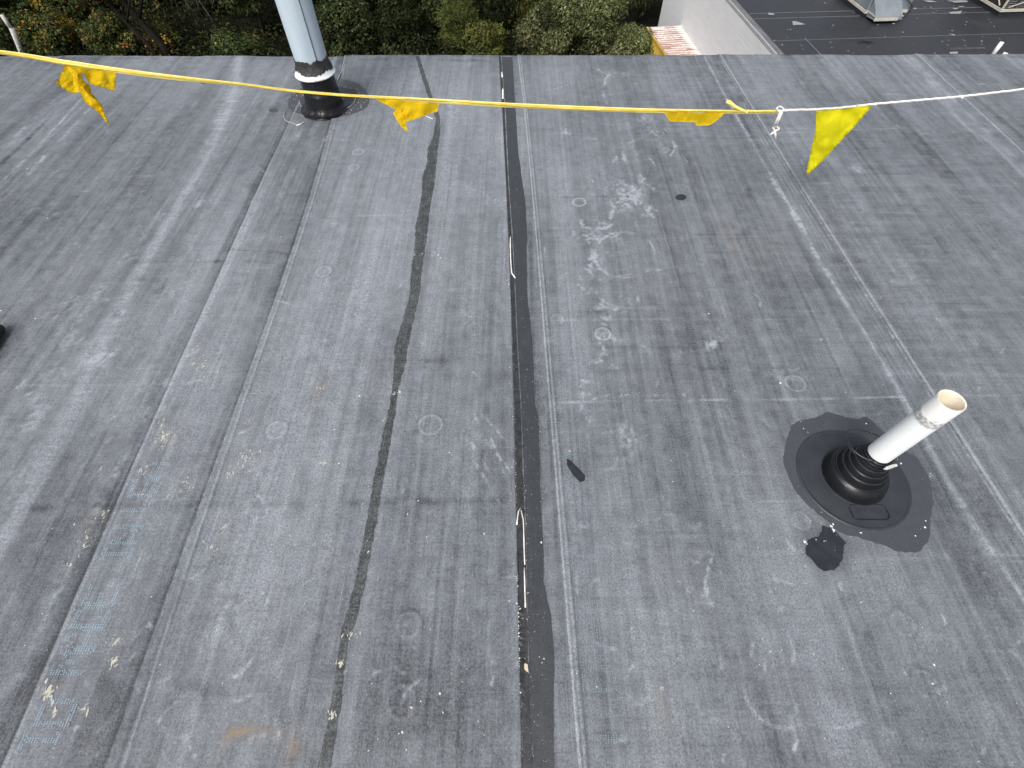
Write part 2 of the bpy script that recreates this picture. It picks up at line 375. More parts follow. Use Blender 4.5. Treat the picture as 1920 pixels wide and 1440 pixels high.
# cross lines
for pts, w, a in [([(1010, 757), (1200, 753), (1500, 750), (1740, 744)], .0025, .26), ([(1740, 744), (1920, 742)], .003, .2), ([(560, 410), (750, 405), (900, 398), (945, 397)], .002, .06),
        ([(560, 408), (760, 404)], .0015, .1), ([(0, 722), (200, 722), (370, 719)], .004, .10), ([(1000, 603), (1150, 601), (1330, 600)], .004, .12), ([(1020, 452), (1250, 448), (1460, 445)], .004, .06),
        ([(1325, 945), (1500, 940), (1590, 945)], .003, .14), ([(1840, 1040), (1920, 1042)], .003, .12), ([(330, 470), (450, 470), (570, 480)], .003, -.14), ([(250, 492), (400, 490), (520, 494)], .003, -.14),
        ([(0, 955), (200, 950), (420, 948), (960, 940)], .012, -.08), ([(660, 672), (840, 678), (960, 668)], .012, -.08), ([(1060, 262), (1180, 258)], .004, .12), ([(1440, 252), (1560, 248), (1700, 242)], .005, .2),
        ([(1480, 242), (1540, 243)], .004, .2), ([(1590, 400), (1920, 408)], .004, .1), ([(1045, 372), (1190, 370)], .006, -.14), ([(740, 940), (830, 940)], .02, -.08), ([(920, 938), (955, 936)], .02, -.1),
        ([(1010, 430), (1110, 428)], .004, .06), ([(1450, 345), (1920, 352)], .006, .07), ([(1000, 650), (1480, 655)], .008, -.06), ([(1000, 700), (1500, 690)], .01, -.05)]:
    stroke(talc_shade, pts, w, a, 1, 2)
for k in range(70):        # cross-wise woven marks on the right-hand sheets
    px, py = RNG.uniform(1000, 1900), RNG.uniform(300, 1050); cx, cy = P(px, py); L = RNG.uniform(.15, .6)
    stroke(talc_shade, [(cx-L/2, cy), (cx+L/2, cy+RNG.normal(0, .004))], RNG.uniform(.002, .008), RNG.choice([-.05, -.04, .05, .06]), 1, 2, True, True, .1)
# fastener plates
for (px, py, r, a, h, ring) in [(808, 798, 21, .07, .0018, .10), (768, 1172, 21, .03, .0018, .05), (755, 1315, 26, .0, .0018, .02), (521, 808, 18, .10, .0016, .1), (608, 511, 14, .05, .0014, .12),
        (664, 315, 10, .02, .0014, .16), (672, 287, 10, .04, .0014, .18), (846, 316, 12, .08, .001, .04), (1130, 628, 14, .22, .002, .3), (1732, 1282, 22, .02, .0018, -.02), (1086, 381, 12, .0, .001, .35),
        (1500, 978, 16, .05, .0015, .05), (1063, 250, 10, .35, .001, .1), (1235, 252, 9, .35, .001, .1), (1045, 600, 12, .04, .001, .04), (1122, 578, 9, .2, .0006, 0), (1490, 720, 18, .03, .0015, .08),
        (1690, 1170, 20, .0, .0008, .02), (410, 1185, 24, .03, .0024, -.05), (352, 1330, 32, .0, .003, -.05), (375, 382, 12, .3, .001, 0), (940, 380, 14, .03, .0006, .05), (890, 620, 14, .03, .0006, .03)]:
    cx, cy = P(px, py); rw = P(px+r, py)[0]-cx
    th = np.linspace(0, 2*math.pi, 25); circ = np.stack([cx+rw*np.cos(th), cy+rw*np.sin(th)], 1)
    blob(H, px, py, r, r*.8, h*.5, 0, 8) if h < .002 else blob(H, px, py, r, r*.8, h)
    stroke(H, circ, .006 if h < .0022 else .014, h*(1.1 if h < .0022 else .5), 1, 0, False, True, .1); stroke(talc_shade, circ, .004, ring*1.3+.03, 1, 4, False, True, .1)
    cc = np.stack([cx+(rw+.008)*np.cos(th), cy+(rw+.008)*np.sin(th)], 1); stroke(dark, cc, .004, .26, 1, 4, False, True, .1)
    blob(talc_shade, px, py, r*.8, r*.6, a, 3)
# pail rings and the white deposit near the middle
def ell(cx, cy, rx, ry, a0=0, a1=360, n=20): return [(cx+rx*math.cos(R(a0+(a1-a0)*k/n)), cy+ry*math.sin(R(a0+(a1-a0)*k/n))) for k in range(n+1)]
stroke(talc_shade, ell(1171, 480, 57, 43), .0025, .26, 1, 2, False); stroke(talc_shade, ell(1171, 480, 57, 43, 110, 260), .007, .5, 1, 3, True)
stroke(talc_shade, ell(325, 482, 36, 38, -90, 60), .003, .16, 1, 2); stroke(talc_shade, ell(1470, 1270, 80, 95, 60, 175), .0025, .26, 1, 2); stroke(talc_shade, ell(1560, 1330, 70, 35, 30, 140), .003, .1, 1, 2)
stroke(talc_shade, [(1418, 1185), (1408, 1215), (1407, 1235)], .0025, .25, 1, 1)
for pts, w, a in [([(1086, 408), (1092, 425), (1110, 432), (1135, 430), (1150, 422)], .008, .5), ([(1143, 375), (1150, 392), (1142, 415)], .007, .5), ([(1150, 392), (1163, 375)], .005, .4),
        ([(1168, 285), (1173, 310), (1178, 330)], .008, .6), ([(1095, 435), (1105, 455), (1112, 480), (1105, 505), (1112, 528)], .010, .35), ([(1112, 528), (1150, 522), (1200, 512), (1250, 506)], .004, .35),
        ([(1100, 417), (1145, 424)], .002, .4), ([(1140, 400), (1190, 396), (1260, 397)], .005, .3), ([(1205, 388), (1260, 386)], .004, .4), ([(1225, 225), (1258, 258), (1262, 285), (1240, 308)], .004, .35),
        ([(1192, 275), (1215, 295), (1230, 315)], .005, .3), ([(1130, 225), (1150, 238)], .004, .3), ([(1085, 265), (1130, 262), (1180, 262)], .003, .28), ([(1225, 215), (1205, 217), (1250, 290)], .003, .15),
        ([(1262, 270), (1290, 310)], .005, .3), ([(1100, 305), (1130, 310), (1165, 293)], .003, .25), ([(1185, 610), (1198, 640), (1212, 660)], .006, .4), ([(1195, 555), (1200, 590)], .006, .2),
        ([(1255, 600), (1268, 640), (1278, 680)], .008, .16), ([(1345, 667), (1395, 660)], .004, .28), ([(1120, 130), (1135, 150), (1130, 170), (1140, 200)], .008, .35), ([(1035, 170), (1070, 160), (1110, 152)], .003, .28),
        ([(1130, 150), (1150, 140), (1180, 140)], .004, .28), ([(1065, 175), (1100, 182), (1180, 175)], .003, .2), ([(1318, 1115), (1328, 1060), (1345, 1010)], .0035, .5), ([(1320, 1095), (1326, 1125), (1334, 1145)], .008, .45),
        ([(1345, 1232), (1352, 1255)], .007, .4), ([(1365, 1362), (1390, 1390)], .005, .42), ([(1485, 1410), (1495, 1385)], .004, .3), ([(1165, 760), (1168, 800), (1175, 850)], .02, .16), ([(1122, 640), (1135, 670)], .012, .2),
        ([(905, 790), (920, 820), (935, 860), (950, 900)], .003, .25), ([(880, 760), (900, 800)], .004, .3), ([(885, 860), (915, 910), (940, 950)], .003, .3), ([(870, 740), (950, 830)], .002, .2), ([(860, 800), (930, 905)], .002, .2),
        ([(890, 800), (960, 890)], .002, .2), ([(820, 745), (840, 752)], .003, .3), ([(590, 295), (610, 262), (630, 240)], .006, .22), ([(500, 560), (545, 572)], .002, .2), ([(385, 650), (365, 665), (345, 672)], .004, .4),
        ([(575, 200), (545, 215), (562, 235), (570, 240)], .003, .2), ([(1100, 1200), (1130, 1210), (1165, 1222)], .002, .15), ([(480, 310), (497, 325)], .003, .2), ([(300, 410), (312, 400)], .006, .3),
        ([(620, 300), (700, 280)], .003, .1), ([(600, 820), (650, 880)], .002, .15), ([(780, 560), (820, 548), (860, 545)], .002, .15), ([(1305, 1050), (1330, 1035)], .002, .1), ([(1020, 460), (1022, 500), (1018, 530)], .003, .2),
        ([(1100, 215), (1092, 230)], .004, .25), ([(1500, 300), (1520, 340)], .006, .12), ([(1650, 215), (1690, 245)], .006, .2), ([(1700, 180), (1660, 178)], .01, .16), ([(1830, 160), (1850, 162)], .01, .2)]:
    stroke(talc_shade, pts, w, a, 1, 3, True, fr=.0015)
for k in range(90):
    t_ = RNG.random(); px = 1150+50*math.sin(t_*5)+RNG.normal(0, 22); py = 250+560*t_
    if 420 < py < 540: px = 1112+RNG.normal(0, 14)
    q_ = [(px, py)]
    for j in range(4): q_.append((q_[-1][0]+RNG.normal(0, 7), q_[-1][1]+RNG.uniform(-2, 8)))
    stroke(talc_shade, q_, RNG.uniform(.003, .009), RNG.uniform(.08, .26), 1, 3, True)
for (px, py, rx, ry, a) in [(1180, 360, 35, 30, .22), (1195, 390, 25, 12, .4), (1130, 450, 25, 25, .14), (1350, 575, 20, 8, .45), (1332, 648, 22, 9, .65), (1330, 625, 50, 25, .12), (1205, 640, 8, 14, .4), (1135, 605, 12, 10, .2),
        (1285, 590, 30, 20, .1), (1180, 830, 16, 50, .2), (1100, 500, 20, 40, .08), (1300, 980, 14, 18, .25), (1250, 930, 18, 12, .14), (1220, 240, 40, 25, .16), (1330, 1135, 10, 8, .4), (1350, 1250, 14, 10, .2), (1600, 320, 14, 6, .35),
        (205, 665, 25, 18, .35), (330, 550, 14, 8, .3), (210, 640, 20, 12, .3), (385, 1290, 10, 30, .0), (620, 430, 50, 40, .06), (650, 1150, 30, 30, .05), (430, 1150, 60, 50, .08), (610, 640, 50, 90, .06), (40, 870, 20, 30, .15), (60, 780, 30, 40, .10),
        (1195, 1310, 20, 14, .1), (1130, 140, 30, 10, .2), (1180, 150, 50, 12, .1), (1620, 1180, 20, 14, .15), (1700, 1200, 60, 50, .05), (1870, 1200, 30, 30, .08), (1470, 700, 25, 14, .08), (1250, 290, 22, 16, .14), (1410, 185, 30, 12, .12)]:
    blob(talc_shade, px, py, rx, ry, a, 3)
for (px, py, rx, ry, a) in [(1330, 1143, 12, 7, .4), (1370, 1233, 22, 9, .3), (1405, 1150, 26, 9, .25), (1250, 750, 100, 20, .08), (380, 1130, 25, 10, .35), (335, 1185, 8, 6, .4), (430, 1120, 30, 8, .25), (490, 1140, 20, 8, .15), (500, 415, 16, 12, .35), (270, 525, 20, 5, .4),
        (940, 705, 25, 12, .25), (930, 660, 30, 5, .2), (215, 1080, 14, 8, .2), (140, 290, 8, 12, .4), (910, 1345, 60, 60, .12), (1270, 595, 20, 10, .1), (1180, 420, 60, 16, .18), (1120, 400, 24, 12, .2), (1240, 490, 30, 20, .12)]:
    blob(dark, px, py, rx, ry, a, 2)
# cream splatter, yellowish dirt, orange ring
SPL = []
def splat(px, py, rp, n, amp, size=.004, elong=1.0):
    for k in range(int(n*1.3)):
        a = RNG.uniform(0, 6.3); d = abs(RNG.normal(0, .5))*rp; x, y = P(px+d*math.cos(a), py+d*math.sin(a))
        L = RNG.uniform(.0015, .0075)*(amp+.35)*(1.8 if RNG.random() < .15 else 1); SPL.append((x, y, L, RNG.uniform(.15, .5), RNG.uniform(.6, 2.2)))
    blob(cream, px, py, rp*.7, rp*.7, .16*amp, 1)
for q in [(95, 1295, 22, 26, .8), (105, 1335, 10, 8, .8), (310, 820, 34, 40, .6), (305, 800, 12, 6, .8), (385, 690, 24, 26, .5), (365, 660, 20, 9, .7), (465, 858, 24, 22, .6), (440, 890, 20, 10, .5), (400, 1030, 20, 20, .45), (425, 995, 26, 12, .5),
          (225, 1200, 14, 16, .5), (215, 1245, 14, 12, .6), (275, 885, 16, 12, .7), (165, 1010, 30, 26, .35), (195, 965, 24, 20, .3), (600, 735, 14, 12, .45), (610, 870, 8, 12, .4), (740, 740, 12, 14, .5), (660, 1190, 20, 16, .4), (640, 1245, 12, 16, .5),
          (625, 1340, 14, 24, .45), (160, 1330, 14, 8, .6), (270, 930, 40, 16, .3), (350, 905, 30, 14, .4), (720, 790, 6, 6, .5), (800, 1010, 12, 6, .3), (620, 1020, 10, 4, .4), (130, 1060, 20, 16, .3), (540, 1010, 8, 3, .3), (1240, 1290, 8, 8, .25), (470, 790, 10, 6, .3), (1160, 390, 20, 8, .2)]:
    splat(*q)
stroke(rust, ell(478, 1428, 76, 64, 185, 355), .007, .8, 1, 2, True, fr=.002); stroke(rust, ell(478, 1428, 76, 64, 185, 355), .02, .2, 1, 2, True)
for (px, py, a) in [(405, 1410, .35), (548, 1400, .35), (1242, 1330, .2), (600, 740, .14), (1370, 446, .12), (165, 980, .16)]: blob(rust, px, py, 14, 30 if px < 1200 else 40, a, 2)
# random fine scratches
for k in range(230):
    px, py = RNG.uniform(0, 1920), 110+1330*RNG.random()**1.0; cx, cy = P(px, py); an = RNG.uniform(0, 3.14); L = RNG.uniform(.01, .09)
    b_ = RNG.normal(0, .25)
    stroke(talc_shade, [(cx, cy), (cx+L*.5*math.cos(an+b_), cy+L*.5*math.sin(an+b_)), (cx+L*math.cos(an), cy+L*math.sin(an))], .0022, RNG.uniform(.08, .28), 1, 1, True, True, .03)
for k in range(30):
    px, py = RNG.uniform(0, 1920), RNG.uniform(200, 1430); cx, cy = P(px, py); r = RNG.uniform(.03, .12); a0 = RNG.uniform(0, 360)
    stroke(talc_shade, [(cx+r*math.cos(R(a0+q)), cy+r*math.sin(R(a0+q))) for q in range(0, 90, 15)], .002, RNG.uniform(.06, .2), 1, 2, True, True, .03)
stroke(talc_shade, [(0, 111), (500, 108), (1000, 106), (1500, 106), (1920, 110)], .012, -.10, 1, 2, False); stroke(talc_shade, [(640, 114), (760, 113), (925, 116)], .02, -.16, 1, 2)
for (px, py, rx, ry, a) in [(1592, 905, 150, 125, .30), (1545, 1030, 52, 48, .35), (1080, 885, 26, 28, .25), (1276, 372, 16, 9, .3), (612, 190, 88, 42, .3)]: blob(dark, px, py, rx, ry, a, 0, 6)
# flatten the relief where boots and patches sit
def flatten(px, py, rp):
    cx, cy = P(px, py); r = P(px+rp, py)[0]-cx; g = ((xs[None, :]-cx)**2+(ys[:, None]-cy)**2)/r**2
    H[:] = H*(1-np.exp(-g**3))
flatten(1592, 905, 190); flatten(612, 200, 95)
H -= H.min()*0
talc_shade = np.clip(talc_shade, .02, 1.1); dark = np.clip(dark, 0, 1); cream = np.clip(cream, 0, 1); rust = np.clip(rust, 0, .8)
def sample(A, x, y):
    fx = np.clip((x-X0)/RES-.5, 0, NX-1.001); fy = np.clip((y-Y0)/RES-.5, 0, NY-1.001)
    i = fx.astype(int); j = fy.astype(int); a = fx-i; b = fy-j
    return A[j, i]*(1-a)*(1-b)+A[j, i+1]*a*(1-b)+A[j+1, i]*(1-a)*b+A[j+1, i+1]*a*b
SHEETS = [(None, 'E', .000), ('E', 'D', .0035), ('D', 'CL', .0070), ('CL', 'BD', .0035), ('BD', 'B', .0055), ('B', 'C', .0085), ('C', None, .0115)]
def surf(x, y):                                # height of the roof skin at a point
    x = np.asarray(x, float); y = np.asarray(y, float); z = np.zeros(np.broadcast(x, y).shape)
    for l, r, b in SHEETS:
        m = np.ones(z.shape, bool)
        if l: m &= x >= seam_x(l, y)
        if r: m &= x < seam_x(r, y)
        z = np.where(m, b, z)
    return z+sample(H, x, y)

# ---------------------------------------------------------------- our own building
YE = P(960, 105)[1]
GROUND = -14.5
bld = empty('flat_roofed_building', (0, 0, 0), label='large building under the camera, its flat roof covered in worn grey rubber sheets', cat='building')
rows = np.concatenate([np.arange(-4, -.2, .08), np.arange(-.2, 1.2, .0042), np.arange(1.2, 2.4, .0065), np.arange(2.4, YE-.004, .0095), [YE-.002]])
prof = [(YE+.004, -.002), (YE+.012, -.007), (YE+.018, -.018), (YE+.020, -.06), (YE+.020, -.16)]
def xspacing(x):
    ax = abs(x)
    return .0040 if ax < 1.35 else (.0085 if ax < 3.9 else .08)
yv = np.concatenate([rows, [p[0] for p in prof]]); zd = np.concatenate([np.zeros(len(rows)), [p[1] for p in prof]])
edge_wob = .004*np.interp(np.arange(-9, 9, .01), np.arange(-9, 9.5, .35), RNG.standard_normal(53)[:len(np.arange(-9, 9.5, .35))])
for si, (l, r, base) in enumerate(SHEETS):
    xl = seam_x(l, yv) if l else np.full(len(yv), -9.0); xr = seam_x(r, yv) if r else np.full(len(yv), 9.0)
    a, b = xl.mean(), xr.mean(); cols = [a]
    while cols[-1] < b: cols.append(cols[-1]+xspacing(cols[-1]))
    fr = (np.array(cols)-a)/(cols[-1]-a)
    X = xl[:, None]+(xr-xl)[:, None]*fr[None, :]; Y = np.repeat(yv[:, None], len(fr), 1)
    inside = (np.abs(X) < 4.35)*1.0
    fall = np.clip((4.3-np.abs(X))/.6, 0, 1)*np.clip((Y+.34)/.1, 0, 1)
    Z = base+sample(H, X, Y)*fall+zd[:, None]
    Y = Y+(Y > YE-.05)*np.interp(X, np.arange(-9, 9, .01), edge_wob)
    W = np.stack([sample(talc_shade, X, Y), sample(dark, X, Y), sample(cream, X, Y), sample(rust, X, Y)], -1)
    # skirts on both long edges
    X = np.concatenate([X[:, :1], X, X[:, -1:]], 1); Y = np.concatenate([Y[:, :1], Y, Y[:, -1:]], 1)
    Z = np.concatenate([Z[:, :1]-.014, Z, Z[:, -1:]-.014], 1); W = np.concatenate([W[:, :1]*[.4, 1, 1, 1], W, W[:, -1:]*[.4, 1, 1, 1]], 1)
    ny, nx = X.shape; idx = np.arange(ny*nx).reshape(ny, nx)
    quads = np.stack([idx[:-1, :-1], idx[:-1, 1:], idx[1:, 1:], idx[1:, :-1]], -1).reshape(-1, 4)
    nm = 'seam_strip' if l == 'CL' else 'membrane_sheet'
    o = npmesh(nm, np.stack([X, Y, Z], -1).reshape(-1, 3), quads, M_roof, bld)
    at = o.data.color_attributes.new('wear_shade', 'FLOAT_COLOR', 'POINT'); at.data.foreach_set('color', W.astype(np.float32).ravel())
bm = bmesh.new(); add_box(bm, -9, 9, -4, YE-.02, -.6, -.012); obj('roof_deck', bm, noisy('deck', (.10, .10, .10), (.14, .14, .14)), bld)
M_trim = noisy('edge_metal', (.16, .17, .18), (.22, .23, .24), 6, .5, .3)
bm = bmesh.new(); add_box(bm, -9, 9, YE-.015, YE+.016, -.30, -.05); obj('edge_trim', bm, M_trim, bld)
bm = bmesh.new(); add_box(bm, -8.8, 8.8, -3.8, YE-.06, GROUND, -.6); obj('wall', bm, noisy('brick_wall', (.30, .26, .22), (.36, .31, .27), 4, .8), bld)

# decals: thin pieces lying on the roof skin
def rough_poly(pts_px, amp=0.0, step=.01, round_=False):
    pts = [P(*p) for p in pts_px]; out = []
    if round_:
        q = catmull(pts[-2:]+pts+pts[:2], .012); a = [i for i in range(len(q)) if np.allclose(q[i], pts[0])][0]; b = [i for i in range(a+1, len(q)) if np.allclose(q[i], pts[0])][0]; pts = [tuple(v) for v in q[a:b]]
    n = len(pts)
    for i in range(n):
        a, b = np.array(pts[i]), np.array(pts[(i+1) % n]); L = np.linalg.norm(b-a); k = max(1, int(L/step)); nrm = np.array([-(b-a)[1], (b-a)[0]])/(L+1e-9)
        for q in range(k):
            p = a+(b-a)*q/k; w = mnoise.noise(Vector((p[0]*40, p[1]*40, 3.3)))+.6*mnoise.noise(Vector((p[0]*110, p[1]*110, 1.3)))
            out.append(p+nrm*w*amp)
    return np.array(out)
def drape(name, poly, z, m, parent, grid=.02, thick=.0008, holes=()):
    n = len(poly); pts = [Vector(p) for p in poly]; edges = [(i, (i+1) % n) for i in range(n)]
    x0, y0 = poly.min(0); x1, y1 = poly.max(0)
    g = [Vector((x, y)) for x in np.arange(x0+grid/2, x1, grid) for y in np.arange(y0+grid/2, y1, grid)]
    vs, es, fs, *_ = delaunay_2d_cdt(pts+g, edges, [list(range(n))], 2, 1e-6)
    V = np.array([(v[0], v[1]) for v in vs]); Zs = surf(V[:, 0], V[:, 1])+z
    bm = bmesh.new(); bv = [bm.verts.new((V[i, 0], V[i, 1], Zs[i])) for i in range(len(V))]
    for f in fs:
        try: bm.faces.new([bv[i] for i in f])
        except ValueError: pass
    for v in [v for v in bm.verts if not v.link_faces]: bm.verts.remove(v)
    bnd = [e for e in bm.edges if len(e.link_faces) == 1]
    r = bmesh.ops.extrude_edge_only(bm, edges=bnd)
    for v in [q for q in r['geom'] if isinstance(q, bmesh.types.BMVert)]: v.co.z -= z+.003
    bmesh.ops.recalc_face_normals(bm, faces=bm.faces)
    return obj(name, bm, m, parent)
def between(lpts, rpts, amp=.002, step=.02):
    return rough_poly(list(lpts)+list(rpts)[::-1], amp, step)
SEAL_R = [(939, 108), (946, 200), (952, 330), (960, 450), (964, 520), (969, 640), (976, 760), (980, 880), (985, 1000), (987, 1140), (991, 1270), (999, 1440)]
BAND_R = [(961, 108), (966, 200), (972, 290), (985, 380), (989, 450), (987, 470), (989, 560), (994, 600), (999, 650), (1003, 760), (1010, 785), (1011, 840), (1014, 950), (1019, 1030), (1019, 1090), (1033, 1155), (1039, 1230), (1038, 1340), (1039, 1440)]
drape('dark_tape_band', between([(a+1.5, b) for a, b in SEAL_R], BAND_R, .0022), .0012, M_strip, bld)
CLp = [(a+.6, b) for a, b in SEAM['CL']]
drape('black_sealant_line', between(CLp, SEAL_R, .0012, .012), .0022, M_sealant, bld, .015)
WL = [(779, 107), (792, 150), (806, 195), (818, 225), (812, 260), (801, 285), (802, 305), (792, 335), (790, 375), (780, 425), (776, 480), (770, 520), (768, 560), (750, 620), (741, 650), (739, 700), (736, 730), (728, 780), (716, 830), (706, 880), (694, 945), (684, 1000), (672, 1060), (664, 1100), (652, 1150), (640, 1190), (634, 1240), (622, 1310), (612, 1370), (596, 1440)]
WR = [(786, 107), (800, 150), (815, 195), (825, 222), (826, 250), (822, 280), (817, 320), (814, 350), (806, 400), (800, 450), (792, 510), (786, 560), (768, 640), (760, 690), (748, 730), (741, 780), (729, 850), (722, 890), (712, 945), (703, 1000), (692, 1060), (685, 1100), (672, 1150), (656, 1200), (646, 1250), (642, 1310), (632, 1370), (620, 1440)]
drape('worn_primer_band', between(WL, WR, .0042, .008), .0010, M_worn, bld)
# damp ring round the pipe boot
def z5(x, y): return (1440+x/3.6, 700+y/3.6)
ring_out = [z5(*p) for p in [(165, 350), (240, 320), (330, 300), (395, 265), (450, 280), (520, 300), (600, 310), (660, 300), (720, 350), (800, 420), (900, 520), (990, 570), (1040, 650), (1085, 720), (1095, 800), (1110, 880), (1085, 1000), (1075, 1130), (1010, 1205), (880, 1205), (780, 1170), (600, 1110), (470, 1070), (400, 1010), (300, 930), (200, 820), (130, 700), (100, 600), (110, 480)]]
drape('clean_membrane_ring', rough_poly(ring_out, .004, .005, True), .0010, M_damp, bld)
ring2 = [(540, 196), (548, 178), (575, 160), (610, 152), (650, 152), (676, 162), (690, 178), (692, 195), (680, 208), (650, 219), (610, 223), (575, 218), (550, 209)]
drape('clean_membrane_ring', rough_poly(ring2, .004, .006, True), .0010, M_damp, bld)
FL2 = [(562, 185), (590, 172), (640, 166), (668, 172), (672, 182), (662, 200), (640, 209), (610, 213), (580, 210), (564, 200)]
# puddles (things of their own)
pud = [z5(*p) for p in [(360, 1030), (420, 1050), (460, 1080), (480, 1110), (520, 1150), (500, 1210), (480, 1290), (440, 1335), (370, 1340), (330, 1310), (250, 1220), (258, 1130), (330, 1105), (355, 1075)]]
tag(drape('puddle', rough_poly(pud, .005, .004), .0014, M_water, None), 'large ragged dark puddle beside the black rubber pipe boot', 'puddle')
tag(drape('puddle', rough_poly([(1062, 862), (1068, 864), (1082, 878), (1097, 893), (1096, 903), (1087, 906), (1074, 892), (1063, 874)], .001), .0014, M_water, None), 'slim slanted dark puddle right of the central seam strip', 'puddle')
tag(drape('puddle', rough_poly(ell(1276, 372, 10, 5.5), .0008), .0014, M_water, None), 'tiny oval dark puddle between the yellow flags and the white pipe', 'puddle')
tag(drape('puddle', rough_poly(ell(513, 207, 9, 4), .002), .0010, M_damp, None), 'small damp spot left of the grey flue pipe', 'puddle')
tag(drape('puddle', rough_poly(ell(381, 155, 6, 2.4), .002), .0010, M_damp, None), 'small damp spot just under the rope near the roof edge', 'puddle')

# flakes, crumbs and sealant drips
def crumbs(name, pts, m, parent=None, lift=.001):
    V = []; T_ = []
    for (x, y, s) in pts:
        z = float(surf(x, y))+lift; n = 5; a0 = random.random()*6; el_ = random.uniform(.5, 1); b0 = len(V); rot = random.random()*3.1
        for k in range(n):
            a = a0+k*2*math.pi/n; rr = s*random.uniform(.6, 1.1); dx, dy = rr*math.cos(a), rr*el_*math.sin(a)
            V.append((x+dx*math.cos(rot)-dy*math.sin(rot), y+dx*math.sin(rot)+dy*math.cos(rot), z))
        V.append((x, y, z+s*.55))
        for k in range(n): T_.append((b0+k, b0+(k+1) % n, b0+n))
    return npmesh(name, V, T_, m, parent, False, True)
cr = []
for k in range(900):      # along the sealant line, thicker low down
    py = 108+1330*random.random()**.75; xa = np.interp(py, [p[1] for p in CLp], [p[0] for p in CLp]); xb = np.interp(py, [p[1] for p in SEAL_R], [p[0] for p in SEAL_R])
    px = xa+(xb-xa)*(random.random()**1.8); x, y = P(px, py); cr.append((x, y, random.uniform(.0009, .0030)))
for k in range(240):
    py = random.uniform(200, 1430); xa = np.interp(py, [p[1] for p in CLp], [p[0] for p in CLp]); x, y = P(xa+random.uniform(10, 50), py); cr.append((x, y, random.uniform(.0008, .0018)))
for k in range(60):
    x, y = P(random.uniform(955, 990), random.uniform(640, 1100)); cr.append((x, y, random.uniform(.001, .0025)))
cr2 = []
for k in range(520):
    x, y = P(random.uniform(0, 1920), random.uniform(115, 1435)); cr2.append((x, y, random.choice([.0009, .0012, .0016, .002])))
for (px, py, s) in [(822, 480, .006), (826, 486, .005), (817, 476, .004), (778, 480, .005), (792, 478, .005), (683, 1094, .0), (692, 1036, .005), (690, 1015, .003), (826, 1300, .005), (831, 1335, .005), (773, 1327, .005), (756, 1373, .005), (763, 1405, .004), (897, 1352, .003),
        (765, 965, .005), (785, 940, .004), (843, 850, .0035), (1068, 847, .0045), (1015, 1018, .0055), (908, 1002, .004), (1462, 720, .006), (1462, 719, .005), (1557, 988, .0075), (1560, 984, .006), (1591, 979, .005), (1612, 1000, .006), (1732, 990, .006), (1733, 978, .004), (1714, 1006, .004),
        (1695, 960, .005), (1507, 1017, .008), (1511, 1021, .005), (1528, 1013, .004), (1543, 1016, .004), (1622, 796, .006), (1500, 792, .003), (1505, 805, .003), (1513, 812, .003), (1328, 590, .006), (1300, 1188, 0), (1748, 1247, .005), (1745, 1282, .004), (1020, 1235, .004), (1011, 1232, .003), (1016, 1243, .003),
        (973, 1138, .006), (975, 1142, .007), (969, 1132, .004), (990, 1112, .003), (980, 1160, .005), (976, 1172, .004), (984, 1235, .005), (982, 1232, .003), (978, 1325, .005), (962, 665, .005), (968, 690, .004), (675, 745, .006), (790, 1315, .003), (1118, 1288, .003), (955, 1128, .003), (808, 1181, .003), (1687, 870, .005),
        (3, 583, .006), (67, 598, .005), (90, 410, .005), (53, 317, .006), (700, 870, .003), (637, 872, .004), (629, 808, .004), (694, 620, .004), (956, 560, .004), (961, 557, .004), (954, 535, .004), (950, 528, .004), (955, 358, .004), (1083, 640, .0)]:
    if s: x, y = P(px, py); cr2.append((x, y, s*.8))
for k in range(70):
    a = random.random()*6.28; x, y = P(1592+random.gauss(0, 60), 905+random.gauss(0, 45)); cr2.append((x, y, random.uniform(.001, .002)))
tag(crumbs('white_crumbs', cr+cr2, M_flake), 'tiny white paint crumbs scattered over the grey roof', 'debris', kind='stuff')
V = []; Fc = []
for (x, y, L, w, an) in SPL:
    z = float(surf(x, y))+.0009; b0 = len(V); k_ = 7
    for k in range(k_):
        a = 2*math.pi*k/k_; r_ = L*random.uniform(.6, 1.1); dx, dy = r_*math.cos(a), r_*w*math.sin(a); V.append((x+dx*math.cos(an)-dy*math.sin(an), y+dx*math.sin(an)+dy*math.cos(an), z))
    V.append((x, y, z+.0004)); Fc += [(b0+k, b0+(k+1) % k_, b0+k_) for k in range(k_)]
tag(npmesh('cream_splatter', V, Fc, noisy('cream_splash', (.42, .41, .35), (.58, .56, .48), 60, .7), bld, False, True), kind='stuff')
def bead(name, pxs, r, m, parent, seg=6):
    pts = catmull([P(*p) for p in pxs], .02); bm = bmesh.new()
    add_tube(bm, [(x, y, float(surf(x, y))+r*.6+.002) for x, y in pts], [r*random.uniform(.75, 1.2) for _ in pts], seg)
    return obj(name, bm, m, parent, True)
bead('sealant_drip', [(957, 447), (957, 470), (958, 495), (960, 515), (966, 523)], .0030, M_flake, bld)
bead('sealant_drip', [(977, 958), (981, 975), (982, 1000), (983, 1040), (984, 1060)], .0022, M_flake, bld)
bead('sealant_drip', [(983, 1065), (984, 1100), (985, 1140)], .0020, M_flake, bld)
bead('sealant_drip', [(969, 985), (972, 960), (976, 954)], .0022, M_flake, bld)
bead('sealant_drip', [(941, 138), (942, 147)], .006, M_flake, bld); bead('sealant_drip', [(943, 170), (943, 187)], .006, M_flake, bld)
tag(drape('peeled_flake', rough_poly([(984, 1244), (989, 1246), (990, 1255), (991, 1261), (985, 1258), (981, 1250)], .0006, .004), .003, M_tanflake, None, .005), 'tan peeled flake lying on the black sealant line', 'debris')
